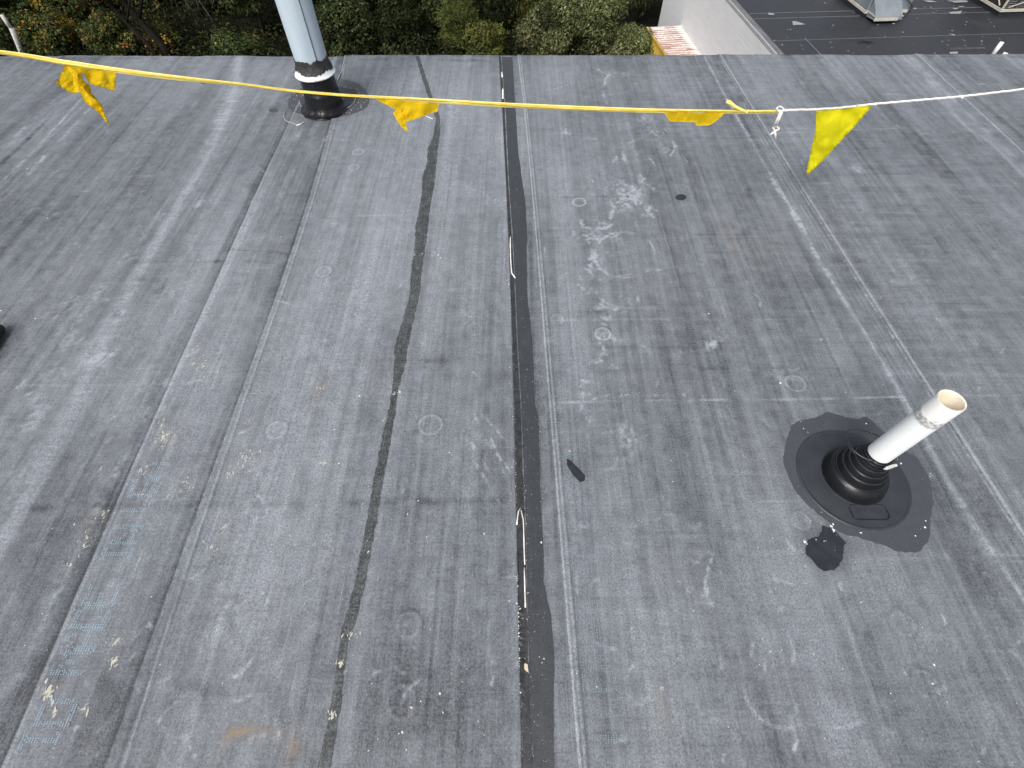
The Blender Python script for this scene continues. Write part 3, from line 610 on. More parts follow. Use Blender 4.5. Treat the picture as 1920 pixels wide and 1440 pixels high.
tag(drape('peeled_flake', rough_poly([(1557, 992), (1563, 995), (1561, 1000)], .0006, .004), .003, M_flake, None, .005), 'white curled flake at the top of the large puddle', 'debris')

# dot-matrix printing on two sheets
FONT = {'I': ['01110', '00100', '00100', '00100', '00100', '00100', '01110'], 'D': ['11110', '10001', '10001', '10001', '10001', '10001', '11110'], 'M': ['10001', '11011', '10101', '10101', '10001', '10001', '10001'],
        'A': ['00100', '01010', '10001', '10001', '11111', '10001', '10001'], 'E': ['11111', '10000', '10000', '11100', '10000', '10000', '11111'], 'N': ['10001', '11001', '11001', '10101', '10011', '10011', '10001'],
        'U': ['10001', '10001', '10001', '10001', '10001', '10001', '01110'], 'S': ['01111', '10000', '10000', '01110', '00001', '00001', '11110'], 'O': ['01110', '10001', '10001', '10001', '10001', '10001', '01110'],
        'R': ['11110', '10001', '10001', '11110', '10100', '10010', '10001'], 'B': ['11110', '10001', '10001', '11110', '10001', '10001', '11110'], 'K': ['10001', '10010', '10100', '11000', '10100', '10010', '10001']}
def dots(name, text_spots, hgt, wid, m, keep=.8):
    V = []; Qd = []
    for ch, px, py in text_spots:
        cx, cy = P(px, py)
        for r_, row in enumerate(FONT[ch]):
            for c_, bit in enumerate(row):
                if bit == '0': continue
                for sx in (-.25, .25):
                    for sy in (-.3, 0.03, .36):
                        if random.random() > keep: continue
                        x = cx+((r_+sx)-3)/6*hgt; y = cy+((c_+sy)-2)/4*wid; z = float(surf(x, y))+.0007; w = .00125; b0 = len(V)   # letter tops to the left, read upward
                        V += [(x-w, y-w, z), (x+w, y-w, z), (x+w, y+w, z), (x-w, y+w, z)]; Qd.append((b0, b0+1, b0+2, b0+3))
    return npmesh(name, V, Qd, m, bld, False)
LT = [('I', 76, 1388), ('D', 108, 1336), ('M', 138, 1242), ('A', 157, 1198), ('D', 174, 1157), ('E', 193, 1116), ('I', 222, 1040), ('N', 238, 1004), ('U', 263, 945), ('S', 276, 915), ('A', 289, 884)]
for q_ in LT: dots('ink_letter', [q_], .082, .048, M_ink)
LT2 = [('O', 1150, 1412), ('D', 1136, 1362), ('E', 1123, 1275), ('R', 1118, 1233), ('A', 1113, 1193), ('M', 1109, 1146), ('S', 1097, 1060), ('B', 1094, 1028), ('A', 1089, 966), ('E', 1085, 932), ('I', 1080, 905), ('N', 1074, 845), ('D', 1070, 800), ('I', 1068, 765), ('S', 1063, 700), ('A', 1060, 660)]
for q_ in LT2: dots('ink_letter', [q_], .080, .046, M_ink_faint, .62)

# ---------------------------------------------------------------- black rubber pipe boot and white pipe
BX, BY = P(1596, 897); bz = float(surf(BX, BY))
M_rub = noisy('black_rubber', (.007, .008, .010), (.011, .012, .015), 30, .30, spec=.35, bump=.1, bscale=200, bd=.001)
M_flange = noisy('flange_rubber', (.030, .034, .041), (.042, .047, .055), 14, .36, bump=.1, bscale=260, bd=.001)
boot = empty('pipe_boot', (BX, BY, bz), label='black ribbed rubber pipe boot with wide round flange, around the white pipe', cat='pipe boot')
bm = bmesh.new()
rw = .173
add_lathe(bm, [(rw+.004, .0015), (rw+.003, .0035), (rw-.004, .0042), (rw-.005, .0030), (rw-.008, .0034), (rw-.04, .0044), (.12, .0056), (.098, .0064), (.09, .007)], 96)
obj('flange', bm, M_flange, boot, True)
PX_, PY_ = BX+.004, BY+.0
bm = bmesh.new()
pr = [(.108, .004), (.1075, .007), (.1035, .0085), (.1025, .018), (.100, .034), (.094, .047), (.084, .054), (.0835, .057), (.078, .0575), (.0765, .066), (.0745, .078), (.0725, .080), (.0672, .0805), (.0655, .089), (.064, .098), (.062, .100), (.0575, .1005),
      (.056, .108), (.055, .117), (.0535, .119), (.0505, .1195), (.049, .126), (.0485, .130), (.0475, .1315), (.0455, .132), (.0445, .138), (.044, .140), (.0425, .141), (.0405, .1415), (.0400, .156), (.0375, .157), (.0360, .150)]
add_lathe(bm, [(.036+(r_-.038)*.92, z_) for r_, z_ in pr], 96)
for v in bm.verts: v.co.y += .012*min(1, v.co.z/.12)
CONE = obj('cone', bm, M_rub, boot, True); CONE.data.set_sharp_from_angle(angle=R(28))
# thin pale rim lines of the ribs
for (r_, z_) in [(.1065, .0066), (.0815, .0565), (.0705, .0802), (.0605, .1003), (.0522, .1193)]:
    bm = bmesh.new(); add_tube(bm, [((.036+(r_-.038)*.93)*math.cos(a), (.036+(r_-.038)*.93)*math.sin(a)+.012*min(1, z_/.12), z_) for a in np.linspace(0, 2*math.pi, 73)], .0008, 6, False)
    obj('rib', bm, noisy('rib_edge', (.035, .038, .042), (.055, .058, .062), 40, .5) if 'rib_edge' not in bpy.data.materials else bpy.data.materials['rib_edge'], CONE, True)
# raised plate outline on the flange, with its faint raised characters
tl = [(1588, 953), (1592, 949), (1650, 949), (1655, 953), (1664, 971), (1660, 976), (1602, 976), (1597, 972), (1588, 953)]
pts = [P(*p) for p in tl]; bm = bmesh.new(); add_tube(bm, [(x-BX, y-BY, .0062) for x, y in catmull(pts, .01)], .0011, 6); obj('raised_plate_outline', bm, M_rub, boot, True)
bm = bmesh.new()
def bar(bm, px0, py0, px1, py1, r=.0009):
    a = P(px0, py0); b = P(px1, py1); add_tube(bm, [(a[0]-BX, a[1]-BY, .0062), (b[0]-BX, b[1]-BY, .0062)], r, 5)
for k, pat in enumerate(['E', 'I', 'H', 'U', 'E', 'F']):
    x = 1599+k*8.5; s_ = lambda py: (py-956)*.35
    bar(bm, x+s_(956), 956, x+s_(963), 963)
    if pat in 'EF': [bar(bm, x+s_(q), q, x+4.5+s_(q), q) for q in ((956, 959.5, 963) if pat == 'E' else (956, 959.5))]
    if pat in 'HU': bar(bm, x+5+s_(956), 956, x+5+s_(963), 963); bar(bm, x+s_(959.5 if pat == 'H' else 963), 959.5 if pat == 'H' else 963, x+5+s_(959.5 if pat == 'H' else 963), 959.5 if pat == 'H' else 963)
obj('raised_characters', bm, M_flange, boot, False)
M_steel = mat('stainless', (.62, .63, .64), .3, 1.0)
bm = bmesh.new(); add_tube(bm, [(.0385*math.cos(a), .0385*math.sin(a)+.012, .150) for a in np.linspace(0, 2*math.pi, 61)], .0022, 8, False); CB = obj('clamp_band', bm, mat('dark_clamp', (.08, .08, .085), .35, .9), boot, True)
a_ = R(-72); cxs, cys = .0465*math.cos(a_), .0465*math.sin(a_)
bm = bmesh.new(); add_box(bm, -.014, .014, -.0045, .0045, -.005, .005, .0015); add_tube(bm, [(-.020, 0, 0), (.020, 0, 0)], .0032, 8); add_tube(bm, [(.018, 0, 0), (.023, 0, 0)], .005, 6)
o = obj('clamp_screw', bm, noisy('zinc', (.72, .72, .70), (.85, .84, .80), 60, .35, .4), CB); o.location = (cxs, cys+.012, .150); o.rotation_euler = (0, 0, a_+math.pi/2)
bm = bmesh.new()
hc_ = P(1630, 838, .14); HC = Vector((hc_[0]-BX, hc_[1]-BY, .140))
tilt = Matrix.Rotation(R(14), 3, 'Y') @ Matrix.Rotation(R(-8), 3, 'X')
add_tube(bm, [tilt @ Vector((.080*math.cos(a), .066*math.sin(a), .003*math.sin(3*a)))+HC for a in np.linspace(R(-60), R(292), 70)], .0016, 6)
add_tube(bm, [tilt @ Vector((.084*math.cos(a), .069*math.sin(a), .003*math.sin(3*a)))+HC-Vector((0, 0, .004)) for a in np.linspace(R(20), R(210), 40)], .0010, 6)
obj('loose_clamp_hoop', bm, mat('wire_dark', (.10, .10, .11), .35, .8), boot, True)
# white pipe
M_pvc = mat('white_pvc', (.80, .81, .79), .42); t = NT(M_pvc); v = t.coord((1, 1, 1))
n1 = t.noise(v, 60, 4, .7); n2 = t.noise(t.coord((30, 30, 150)), 1.2, 3, .7, .5)
c = t.mix(t.rng(n1, .45, .8, 0, .3), (.84, .87, .87), (.72, .74, .72))
geo = t.add('ShaderNodeTexCoord'); sx = t.add('ShaderNodeSeparateXYZ'); t.l(geo.outputs['Object'], sx.inputs[0])
zz = t.math('ADD', sx.outputs['Z'], t.math('MULTIPLY', t.math('SUBTRACT', n2, .5), .03))
bandm = t.math('MULTIPLY', t.math('MULTIPLY', t.rng(zz, .360, .364, 0, 1), t.rng(zz, .388, .393, 1, 0)), t.rng(t.noise(v, 90, 3, .8), .36, .56, .15, 1))
c = t.mix(t.math('MULTIPLY', bandm, .72), c, (.12, .11, .10)); c = t.mix(t.rng(zz, .39, .40, 0, .35), c, (.74, .70, .62))
t.l(c, t.b.inputs['Base Color']); t.bump(n1, .15, .001)
M_cream = noisy('aged_pvc_inside', (.74, .66, .52), (.84, .78, .66), 40, .5)
pipe = empty('vent_pipe', (BX, BY+.012, bz), label='open white plastic vent pipe with a dirty band, rising from the black rubber boot', cat='pipe')
ht = .452
def lean(r, z, a): return (r, z)
bm = bmesh.new(); add_lathe(bm, [(.0342, .02), (.0342, ht-.1), (.0342, ht-.003), (.0333, ht)], 64); o = obj('pipe_wall', bm, M_pvc, pipe, True)
bm = bmesh.new(); add_lathe(bm, [(.0333, ht), (.0298, ht), (.0292, ht-.003), (.0292, .03)], 64); obj('pipe_inside', bm, M_cream, pipe, True)
bm = bmesh.new(); add_lathe(bm, [(.0292, .03), (.0005, .03)], 32); obj('pipe_bottom', bm, mat('dark_inside', (.05, .04, .03), .9), pipe)

# ---------------------------------------------------------------- grey flue pipe with collar and taped boot
GX, GY = P(612, 204); gz = float(surf(GX, GY))
flue = empty('flue_pipe', (GX, GY, gz), label='tall pale blue grey flue pipe with white collar and torn black tape', cat='pipe')
M_flue = mat('painted_grey_metal', (.44, .49, .53), .5); t = NT(M_flue); v = t.coord((1, 1, 1))
ns = t.noise(t.coord((25, 25, 1.3)), 1, 4, .7); nf = t.noise(v, 140, 3, .7)
c = t.mix(t.rng(ns, .35, .7, 0, .5), (.47, .56, .63), (.38, .46, .53)); c = t.mix(t.rng(nf, .45, .75, 0, .35), c, (.60, .67, .72)); t.l(c, t.b.inputs['Base Color']); t.bump(nf, .12, .001)
r0 = .0905
def dented(r, z, a): return (r+.0012*math.sin(3*a+z*4)+.0008*math.sin(5*a-z*9), z)
bm = bmesh.new(); add_lathe(bm, [(r0, z) for z in np.arange(.2, 2.9, .06)], 72, (0, 0), dented); FW = obj('pipe_wall', bm, M_flue, flue, True)
sa = R(-58)
bm = bmesh.new(); add_box(bm, -.006, .006, -.0012, .0022, .26, 2.85, .0008); o = obj('lock_seam', bm, M_flue, FW); o.location = (r0*math.cos(sa), r0*math.sin(sa), 0); o.rotation_euler = (0, 0, sa+math.pi/2)
bm = bmesh.new(); add_box(bm, -.0015, .0015, -.0012, .0012, .26, 2.85); o = obj('seam_gap', bm, mat('seam_dark', (.04, .05, .055), .6), FW); s2 = sa+.085; o.location = ((r0+.0005)*math.cos(s2), (r0+.0005)*math.sin(s2), 0); o.rotation_euler = (0, 0, s2+math.pi/2)
M_collar = mat('white_collar', (.72, .76, .78), .45); t = NT(M_collar); v = t.coord((1, 1, 1)); gc = t.add('ShaderNodeTexCoord'); sx = t.add('ShaderNodeSeparateXYZ'); t.l(gc.outputs['Object'], sx.inputs[0])
nr = t.noise(v, 28, 4, .7); rustm = t.math('MULTIPLY', t.rng(nr, .46, .58, 0, 1), t.math('MULTIPLY', t.rng(sx.outputs['Z'], .203, .207, 1, 0), t.rng(sx.outputs['X'], -.03, .02, 0, 1)))
t.l(t.mix(t.math('MULTIPLY', rustm, .85), (.74, .79, .81), (.34, .13, .07)), t.b.inputs['Base Color'])
bm = bmesh.new(); add_lathe(bm, [(.0925, .262), (.095, .252), (.1005, .235), (.1085, .216), (.1135, .208), (.1160, .206), (.1172, .2035), (.1160, .2005), (.1130, .200), (.103, .206), (.096, .212)], 96, (0, 0), lambda r, z, a: (r, z+.004*math.cos(a-1.0)))
obj('collar', bm, M_collar, flue, True)
M_tape = noisy('torn_black_tape', (.018, .017, .018), (.05, .046, .046), 40, .45, bump=.7, bscale=60, bd=.006)
# torn tape: band with ragged upper and lower edges that follows pipe and collar
bm = bmesh.new(); seg = 160; lev = 7; rr_ = []
for k in range(seg):
    a = 2*math.pi*k/seg
    top = .285+.010*mnoise.noise(Vector((math.cos(a)*2.2, math.sin(a)*2.2, .3)))+.012*max(0, mnoise.noise(Vector((a*5, 1.7, 0)))+.05)+.004*mnoise.noise(Vector((a*14, 4.7, 0)))
    bot = .226+.014*mnoise.noise(Vector((math.cos(a)*2.5, math.sin(a)*2.5, 5.3)))+.006*mnoise.noise(Vector((a*9, 9.7, 0)))
    col_ = []
    for j in range(lev):
        z = top+(bot-top)*j/(lev-1)
        rad = .0925+.0012 if z > .262 else np.interp(z, [.208, .216, .235, .252, .262], [.1135, .1085, .1005, .095, .0925])+.0016
        rad += .0016*abs(mnoise.noise(Vector((a*9, z*90, 2))))
        col_.append(bm.verts.new((rad*math.cos(a), rad*math.sin(a), z)))
    rr_.append(col_)
for k in range(seg):
    for j in range(lev-1): bm.faces.new((rr_[k][j], rr_[k][j+1], rr_[(k+1) % seg][j+1], rr_[(k+1) % seg][j]))
obj('torn_tape', bm, M_tape, flue, True)
M_wrap = noisy('black_wrap', (.004, .0045, .006), (.010, .010, .013), 25, .22, bump=.5, bscale=18, bd=.012, spec=.4)
def crumple(r, z, a):
    k = max(0, .12-z)/.12
    r2 = r+.010*k*mnoise.noise(Vector((math.cos(a)*3, math.sin(a)*3, z*18)))+.0020*mnoise.noise(Vector((math.cos(a)*6, math.sin(a)*6, z*40)))
    return (r2, z+.002*k*math.sin(7*a))
bm = bmesh.new(); add_lathe(bm, [(.152, .0018), (.1515, .004), (.142, .006), (.132, .008), (.123, .012), (.115, .020), (.109, .030), (.106, .045), (.107, .060), (.104, .075), (.102, .095), (.103, .110), (.1005, .112), (.100, .13), (.099, .16), (.0975, .19), (.097, .212)], 120, (0, 0), crumple)
obj('rubber_boot', bm, M_wrap, flue, True)
def lines_on(name, pxs, r, m, parent=None):
    pts = catmull([P(*p) for p in pxs], .02); bm = bmesh.new(); add_tube(bm, [(x, y, float(surf(x, y))+.002+r*.4) for x, y in pts], r, 5); return obj(name, bm, m, parent, True)
drape('boot_skirt', rough_poly(FL2, .003), .0030, M_strip, bld, .02)
M_caulk = noisy('grey_caulk', (.42, .41, .39), (.6, .59, .56), 60, .6)
lines_on('caulk_line', [(562, 192), (566, 202), (582, 211), (610, 214), (638, 210), (658, 202), (667, 190), (668, 182)], .0016, M_caulk, bld)
lines_on('caulk_line', [(534, 208), (533, 222), (540, 229), (556, 235)], .0020, M_caulk, bld)
lines_on('caulk_line', [(648, 106), (643, 128), (634, 150)], .0025, M_caulk, bld)
tag(bead('string_scrap', [(556, 237), (562, 236), (571, 231)], .003, M_flake, None), 'short white scrap of string beside the grey flue pipe', 'string')
tag(bead('string_scrap', [(796, 218), (803, 223), (812, 227)], .0022, M_flake, None), 'thin white scrap of string below the torn middle flag', 'string')
dsp = []
for k in range(150):
    a = random.random()*6.28; f_ = random.uniform(.75, 1.0); x, y = P(615+76*f_*math.cos(a), 188+34*f_*math.sin(a)); dsp.append((x, y, random.uniform(.0015, .0045)))
tag(crumbs('grit', dsp, M_caulk, bld), kind='stuff')

# ---------------------------------------------------------------- pennant line
def cloth(name, c1, c2):
    m = mat(name, c1, .75, 0, .2); t = NT(m); v = t.coord((1, 1, 1))
    n = t.noise(v, 30, 4, .6); wv = t.noise(t.coord((500, 500, 500)), 1, 2, .5)
    col = t.mix(t.rng(n, .35, .65, 0, 1), c1, c2); t.l(col, t.b.inputs['Base Color'])
    t.bump(t.math('ADD', wv, n), .3, .002)
    tr = t.add('ShaderNodeBsdfTranslucent'); t.l(col, tr.inputs[0]); mx = t.add('ShaderNodeMixShader'); mx.inputs[0].default_value = .22
    out = t.n['Material Output']; t.l(t.b.outputs[0], mx.inputs[1]); t.l(tr.outputs[0], mx.inputs[2]); t.l(mx.outputs[0], out.inputs[0])
    return m
M_yel = cloth('yellow_vinyl', (1.0, .80, .03), (.97, .70, .015))
M_lem = cloth('lemon_vinyl', (1.0, .95, .03), (.95, .87, .02))
M_rib = noisy('yellow_ribbon', (.90, .74, .14), (.93, .84, .32), 30, .6)
M_rope = noisy('white_rope', (.66, .65, .62), (.80, .79, .76), 60, .75, bump=.5, bscale=160, bd=.003)
LY = 2.1
line = empty('pennant_line', Q(1462, 207, LY), label='sagging yellow tape and white cord hung with four yellow flags across the roof', cat='flag line')
def lq(px, py, dy=0.0): return Q(px, py, LY+dy)-line.location
def ribbon_pts(n=140, off=0.0):
    ctrl = [(-260, 72), (0, 98), (120, 117), (220, 132), (330, 146), (450, 158), (560, 171), (700, 182), (830, 190), (950, 197), (1090, 203), (1240, 208), (1400, 210), (1458, 209)]
    c = catmull(ctrl, 12); return c
c = ribbon_pts()
wpx = np.interp(c[:, 0], [-260, 0, 60, 150, 330, 400, 520, 660, 760, 950, 1200, 1330, 1458], [8, 8.5, 9, 10.5, 9.5, 7, 4.4, 4.6, 8, 9, 8.5, 7.5, 6.5])
V = []; Qd = []
for i, (x, y) in enumerate(c):       # folded tape: upper fold, body and lower fold, with thickness
    h = wpx[i]/2; tw = .0025*math.sin(x*.02)+.0015*math.sin(x*.07+1)
    prof_ = [(-h, 0), (-h*.6, -.004), (0.1*h, -.002), (.3*h, -.0035), (h*.95, -.001), (h, .001), (.2*h, .004), (-h*.7, .003)]
    for (dy_, dd) in prof_: V.append(tuple(lq(x, y+dy_, dd+tw)))
for i in range(len(c)-1):
    for k in range(8): a = i*8+k; b = i*8+(k+1) % 8; Qd.append((a, b, b+8, a+8))
npmesh('folded_tape', V, Qd, M_rib, line, False)
# second strand of tape along the line
bm = bmesh.new(); add_tube(bm, [lq(x, y+1.5*math.sin(x*.013)+np.interp(x, [0, 1458], [1, 0]), -.006) for x, y in c[18:]], .0022, 6); obj('tape_strand', bm, noisy('amber_strand', (.62, .42, .04), (.80, .60, .08), 25, .6), line, True)
bm = bmesh.new(); rp = catmull([(1456, 208), (1490, 206), (1530, 205), (1585, 201), (1640, 195), (1720, 188), (1800, 181), (1870, 173), (1920, 167), (2100, 143), (2300, 112)], 8)
add_tube(bm, [lq(x, y+.35*math.sin(x*.3)) for x, y in rp], .0046, 8); obj('white_cord', bm, M_rope, line, True)
def flag(name, pts_px, m, label, amp=.012, grid=6, jag=1.5, seed=0, freq=.03, dy=-.002):
    rnd = random.Random(seed); poly = []
    n = len(pts_px)
    for i in range(n):
        a, b = pts_px[i], pts_px[(i+1) % n]; L = math.dist(a, b); k = max(1, int(L/4)); top = abs(a[1]-b[1]) < L*.2 and i == 0
        for q in range(k):
            j = 0 if (q == 0 or top) else rnd.gauss(0, jag*.35)
            poly.append((a[0]+(b[0]-a[0])*q/k+j, a[1]+(b[1]-a[1])*q/k+j))
    xs_ = [p[0] for p in poly]; ys_ = [p[1] for p in poly]
    g = [Vector((x, y)) for x in np.arange(min(xs_)+1, max(xs_), grid) for y in np.arange(min(ys_)+1, max(ys_), grid)]
    vs, es, fs, *_ = delaunay_2d_cdt([Vector(p) for p in poly]+g, [(i, (i+1) % len(poly)) for i in range(len(poly))], [list(range(len(poly)))], 2, 1e-4)
    y_top = min(ys_); bm = bmesh.new(); bv = []
    for v in vs:
        d = max(0, v[1]-y_top); w = amp*min(1, d/25)*(.9*abs(mnoise.noise(Vector((v[0]*freq*2.2+v[1]*freq*1.5, v[1]*freq*.8-v[0]*freq*.4, seed+9))))+mnoise.noise(Vector((v[0]*freq+seed, v[1]*freq*.5, 1.1)))*1.5+.6*mnoise.noise(Vector((v[0]*freq*3, v[1]*freq*3, seed))))
        bv.append(bm.verts.new(lq(v[0], v[1], w+dy)))
    for f in fs:
        try: bm.faces.new([bv[i] for i in f])
        except ValueError: pass
    for v in [v for v in bm.verts if not v.link_faces]: bm.verts.remove(v)
    ext = bmesh.ops.solidify(bm, geom=bm.faces[:], thickness=.0006)
    bmesh.ops.recalc_face_normals(bm, faces=bm.faces)
    o = obj(name, bm, m, line, True); tag(o, label); return o
flag('flag', [(1531, 203), (1638, 195), (1600, 240), (1567, 275), (1545, 300), (1515, 327), (1512, 322), (1519, 290), (1528, 250)], M_lem, 'whole lemon yellow triangular flag', .022, 6, .8, 3, .03)
flag('flag', [(1243, 210), (1360, 210), (1346, 224), (1330, 235), (1306, 236), (1304, 229), (1257, 228)], M_yel, 'flag torn down to a short stub', .018, 5, .8, 8)
flag('flag', [(700, 184), (824, 194), (820, 209), (790, 219), (765, 228), (753, 226), (762, 243), (764, 247), (752, 236), (745, 228), (738, 212), (745, 207), (724, 196)], M_yel, 'crumpled torn flag near the grey flue pipe', .020, 5, 1.5, 5, .05)
flag('flag', [(122, 121), (219, 132), (214, 172), (195, 164), (172, 158), (166, 154), (158, 140), (152, 136), (154, 148), (168, 160), (172, 175), (190, 195), (206, 237), (196, 225), (180, 205), (165, 197), (158, 185), (148, 172), (133, 175), (105, 157), (113, 140)], M_yel, 'flag ripped into three tattered strips', .020, 5, 2, 12, .05)
flag('flag_strip', [(124, 122), (140, 132), (146, 146), (150, 172), (147, 173), (135, 140)], M_yel, None, .006, 5, .5, 15, .05, -.016)
flag('flag_strip', [(143, 146), (152, 158), (168, 178), (185, 190), (206, 238), (188, 214), (168, 198), (158, 190), (150, 172)], M_yel, None, .010, 5, 2, 19, .05, -.020)
flag('flag_strip', [(745, 203), (756, 212), (760, 228), (765, 247), (752, 238), (744, 224), (737, 213)], M_yel, None, .012, 4, 1.2, 21, .06, -.016)
# loose tape end and knots
bm = bmesh.new(); p_ = [lq(1362, 190, -.004), lq(1368, 192, -.006), lq(1378, 200, -.006), lq(1392, 207, -.003), lq(1400, 209, 0)]; add_tube(bm, p_, [.007, .0085, .007, .006, .005], 6); obj('loose_tape_end', bm, M_rib, line, True)
bm = bmesh.new(); add_tube(bm, [lq(1396, 206), lq(1400, 212, -.008), lq(1404, 206, -.004), lq(1399, 207, .006), lq(1403, 212, .004)], .0035, 6); obj('tape_knot', bm, M_rib, line, True)
def knot(name, cx, cy, s, m, seed):
    rnd = random.Random(seed); bm = bmesh.new(); pts = []
    for k in range(26):
        a = k*2*math.pi/11; pts.append((cx+s*math.cos(a)*(1+.25*math.sin(2.3*k)), cy+s*.8*math.sin(a)*(1+.2*math.cos(1.7*k)), .007*math.sin(k*1.9)))
    pts = [lq(x, y, d) for x, y, d in pts]
    sm = catmull([tuple(p) for p in pts], .004); add_tube(bm, [Vector(p) for p in sm], .0040, 6); return obj(name, bm, m, line, True)
knot('cord_knot', 1463, 205, 6, M_rope, 1); knot('cord_knot', 1455, 241, 5, M_rope, 2)
bm = bmesh.new(); add_tube(bm, [lq(1464, 209, -.006), lq(1458, 222, -.008), lq(1451, 236, -.006)], .0045, 8); add_tube(bm, [lq(1467, 210, -.010), lq(1461, 224, -.012), lq(1455, 236, -.008)], .0035, 8)
add_tube(bm, [lq(1452, 244, -.004), lq(1454, 254, -.006), lq(1454, 264, -.004)], [.0055, .0045, .002], 8); add_tube(bm, [lq(1456, 244, -.004), lq(1448, 250, -.006), lq(1443, 253, -.004)], [.004, .0045, .003], 8); obj('cord_tail', bm, M_rope, line, True)
bm = bmesh.new(); add_tube(bm, [lq(1639, 195), lq(1644, 195)], .0065, 8); obj('cord_whipping', bm, M_rope, line, True)
bm = bmesh.new(); add_tube(bm, [lq(1798, 182), lq(1802, 181), lq(1806, 185, -.01)], [.005, .006, .003], 8); obj('cord_whipping', bm, M_rope, line, True)

# ---------------------------------------------------------------- tool handle at the left edge of the picture
hx, hy = P(4, 628); hz = float(surf(hx, hy)); hx2, hy2 = P(-62, 745)
dv = Vector((hx2-hx, hy2-hy, 0)); L = dv.length; dv.normalize()
tool = empty('tool_handle', (hx, hy, hz), label='black rubber tool grip with an orange band lying at the left end of the roof', cat='tool')
rt = .022
bm = bmesh.new(); ppts = []; rad = []
for d, r_ in [(-.028, .004), (-.027, .012), (-.022, .018), (-.012, .0215), (.01, .022), (.03, .021), (.045, .0225), (.07, .021)]: ppts.append(dv*d+Vector((0, 0, rt+.002))); rad.append(r_)
add_tube(bm, ppts, rad, 20); obj('grip', bm, noisy('grip_rubber', (.012, .012, .013), (.08, .08, .08), 60, .55, bump=.5, bscale=140, bd=.003, lo=.5, hi=.75), tool, True)
bm = bmesh.new(); add_tube(bm, [dv*.07+Vector((0, 0, rt+.002)), dv*.11+Vector((0, 0, rt+.002))], .0205, 20); obj('band', bm, noisy('orange_band', (.45, .16, .02), (.5, .22, .05), 30, .5), tool, True)
bm = bmesh.new(); add_tube(bm, [dv*.11+Vector((0, 0, rt+.002)), dv*.34+Vector((0, 0, rt+.002))], .018, 20); obj('shaft', bm, noisy('shaft_black', (.015, .015, .015), (.03, .03, .03), 30, .45), tool, True)

# ---------------------------------------------------------------- ground
bm = bmesh.new(); bmesh.ops.create_grid(bm, x_segments=2, y_segments=2, size=900); o = obj('ground', bm, noisy('ground_soil', (.006, .007, .004), (.014, .013, .008), .8, .95, bump=.5, spec=.05), None)
o.location = (0, 300, GROUND); tag(o, kind='structure', label='dark earth and undergrowth far below the roof')

# ---------------------------------------------------------------- neighbouring building
DR = 10.1; ZR = CAM_H-DR
ang = math.atan2(.5, 7.0)
nb = empty('neighbouring_building', (11.22, 43.9, GROUND), ang, label='lower white walled building with a black flat roof behind on the right', cat='building')
def nbl(x, y, z):     # world to local
    dx, dy = x-11.22, y-43.9; c_, s_ = math.cos(-ang), math.sin(-ang); return Vector((dx*c_-dy*s_, dx*s_+dy*c_, z-GROUND))
def nP(px, py, z=ZR):
    x, y = P(px, py, z); return nbl(x, y, z)
HR = ZR-GROUND
M_nwall = mat('white_block', (.62, .62, .61), .85); t = NT(M_nwall)
n_ = t.noise(t.coord((.6, .6, 3)), 1.2, 5, .7); n3 = t.noise(t.coord((1, 6, .25)), 2.5, 4, .7)
c = t.mix(t.rng(n_, .3, .7, 0, 1), (.66, .675, .69), (.74, .755, .77)); c = t.mix(t.rng(n3, .5, .8, 0, .3), c, (.62, .61, .59)); t.l(c, t.b.inputs['Base Color'])
t.bump(t.noise(t.coord((3, 3, 3)), 8, 4, .7), .4, .02)
# the side wall: shallow courses of split block
bm = bmesh.new(); nzc = 36; Yn = -26; V = []; Qd = []
add_box(bm, .02, 30, Yn, 0, 0, HR-.05); obj('wall_core', bm, M_nwall, nb)
for k in range(29):
    z0 = k*.2; bmk = bmesh.new(); add_box(bmk, -.02-.002*random.random(), .019, Yn, -.001, z0+.0015, z0+.1985); obj('block_course', bmk, M_nwall, nb)
M_ncap = noisy('coping_metal', (.42, .43, .44), (.52, .53, .54), 3, .4, .2)
bm = bmesh.new(); add_box(bm, -.03, .06, Yn, .03, HR-.08, HR+.06, .01); obj('coping', bm, M_ncap, nb)
bm = bmesh.new(); add_box(bm, .061, .42, Yn, -.03, HR-.02, HR+.012); obj('edge_membrane', bm, noisy('gray_edge_membrane', (.10, .105, .115), (.20, .21, .22), 4, .6, sc=(4, .3, 1)), nb)
M_nroof = mat('black_roof', (.025, .027, .032), .5); t = NT(M_nroof); v = t.coord((1, 1, 1))
n1 = t.noise(v, .7, 5, .65); n2 = t.noise(t.coord((2.5, .25, 1), rot=(0, 0, .5)), 1.5, 4, .7)
c = t.mix(t.rng(n1, .3, .7, 0, 1), (.022, .024, .029), (.036, .038, .044)); c = t.mix(t.rng(n2, .6, .85, 0, .3), c, (.10, .10, .105)); t.l(c, t.b.inputs['Base Color']); t.l(t.rng(n1, .3, .7, .42, .6), t.b.inputs['Roughness'])
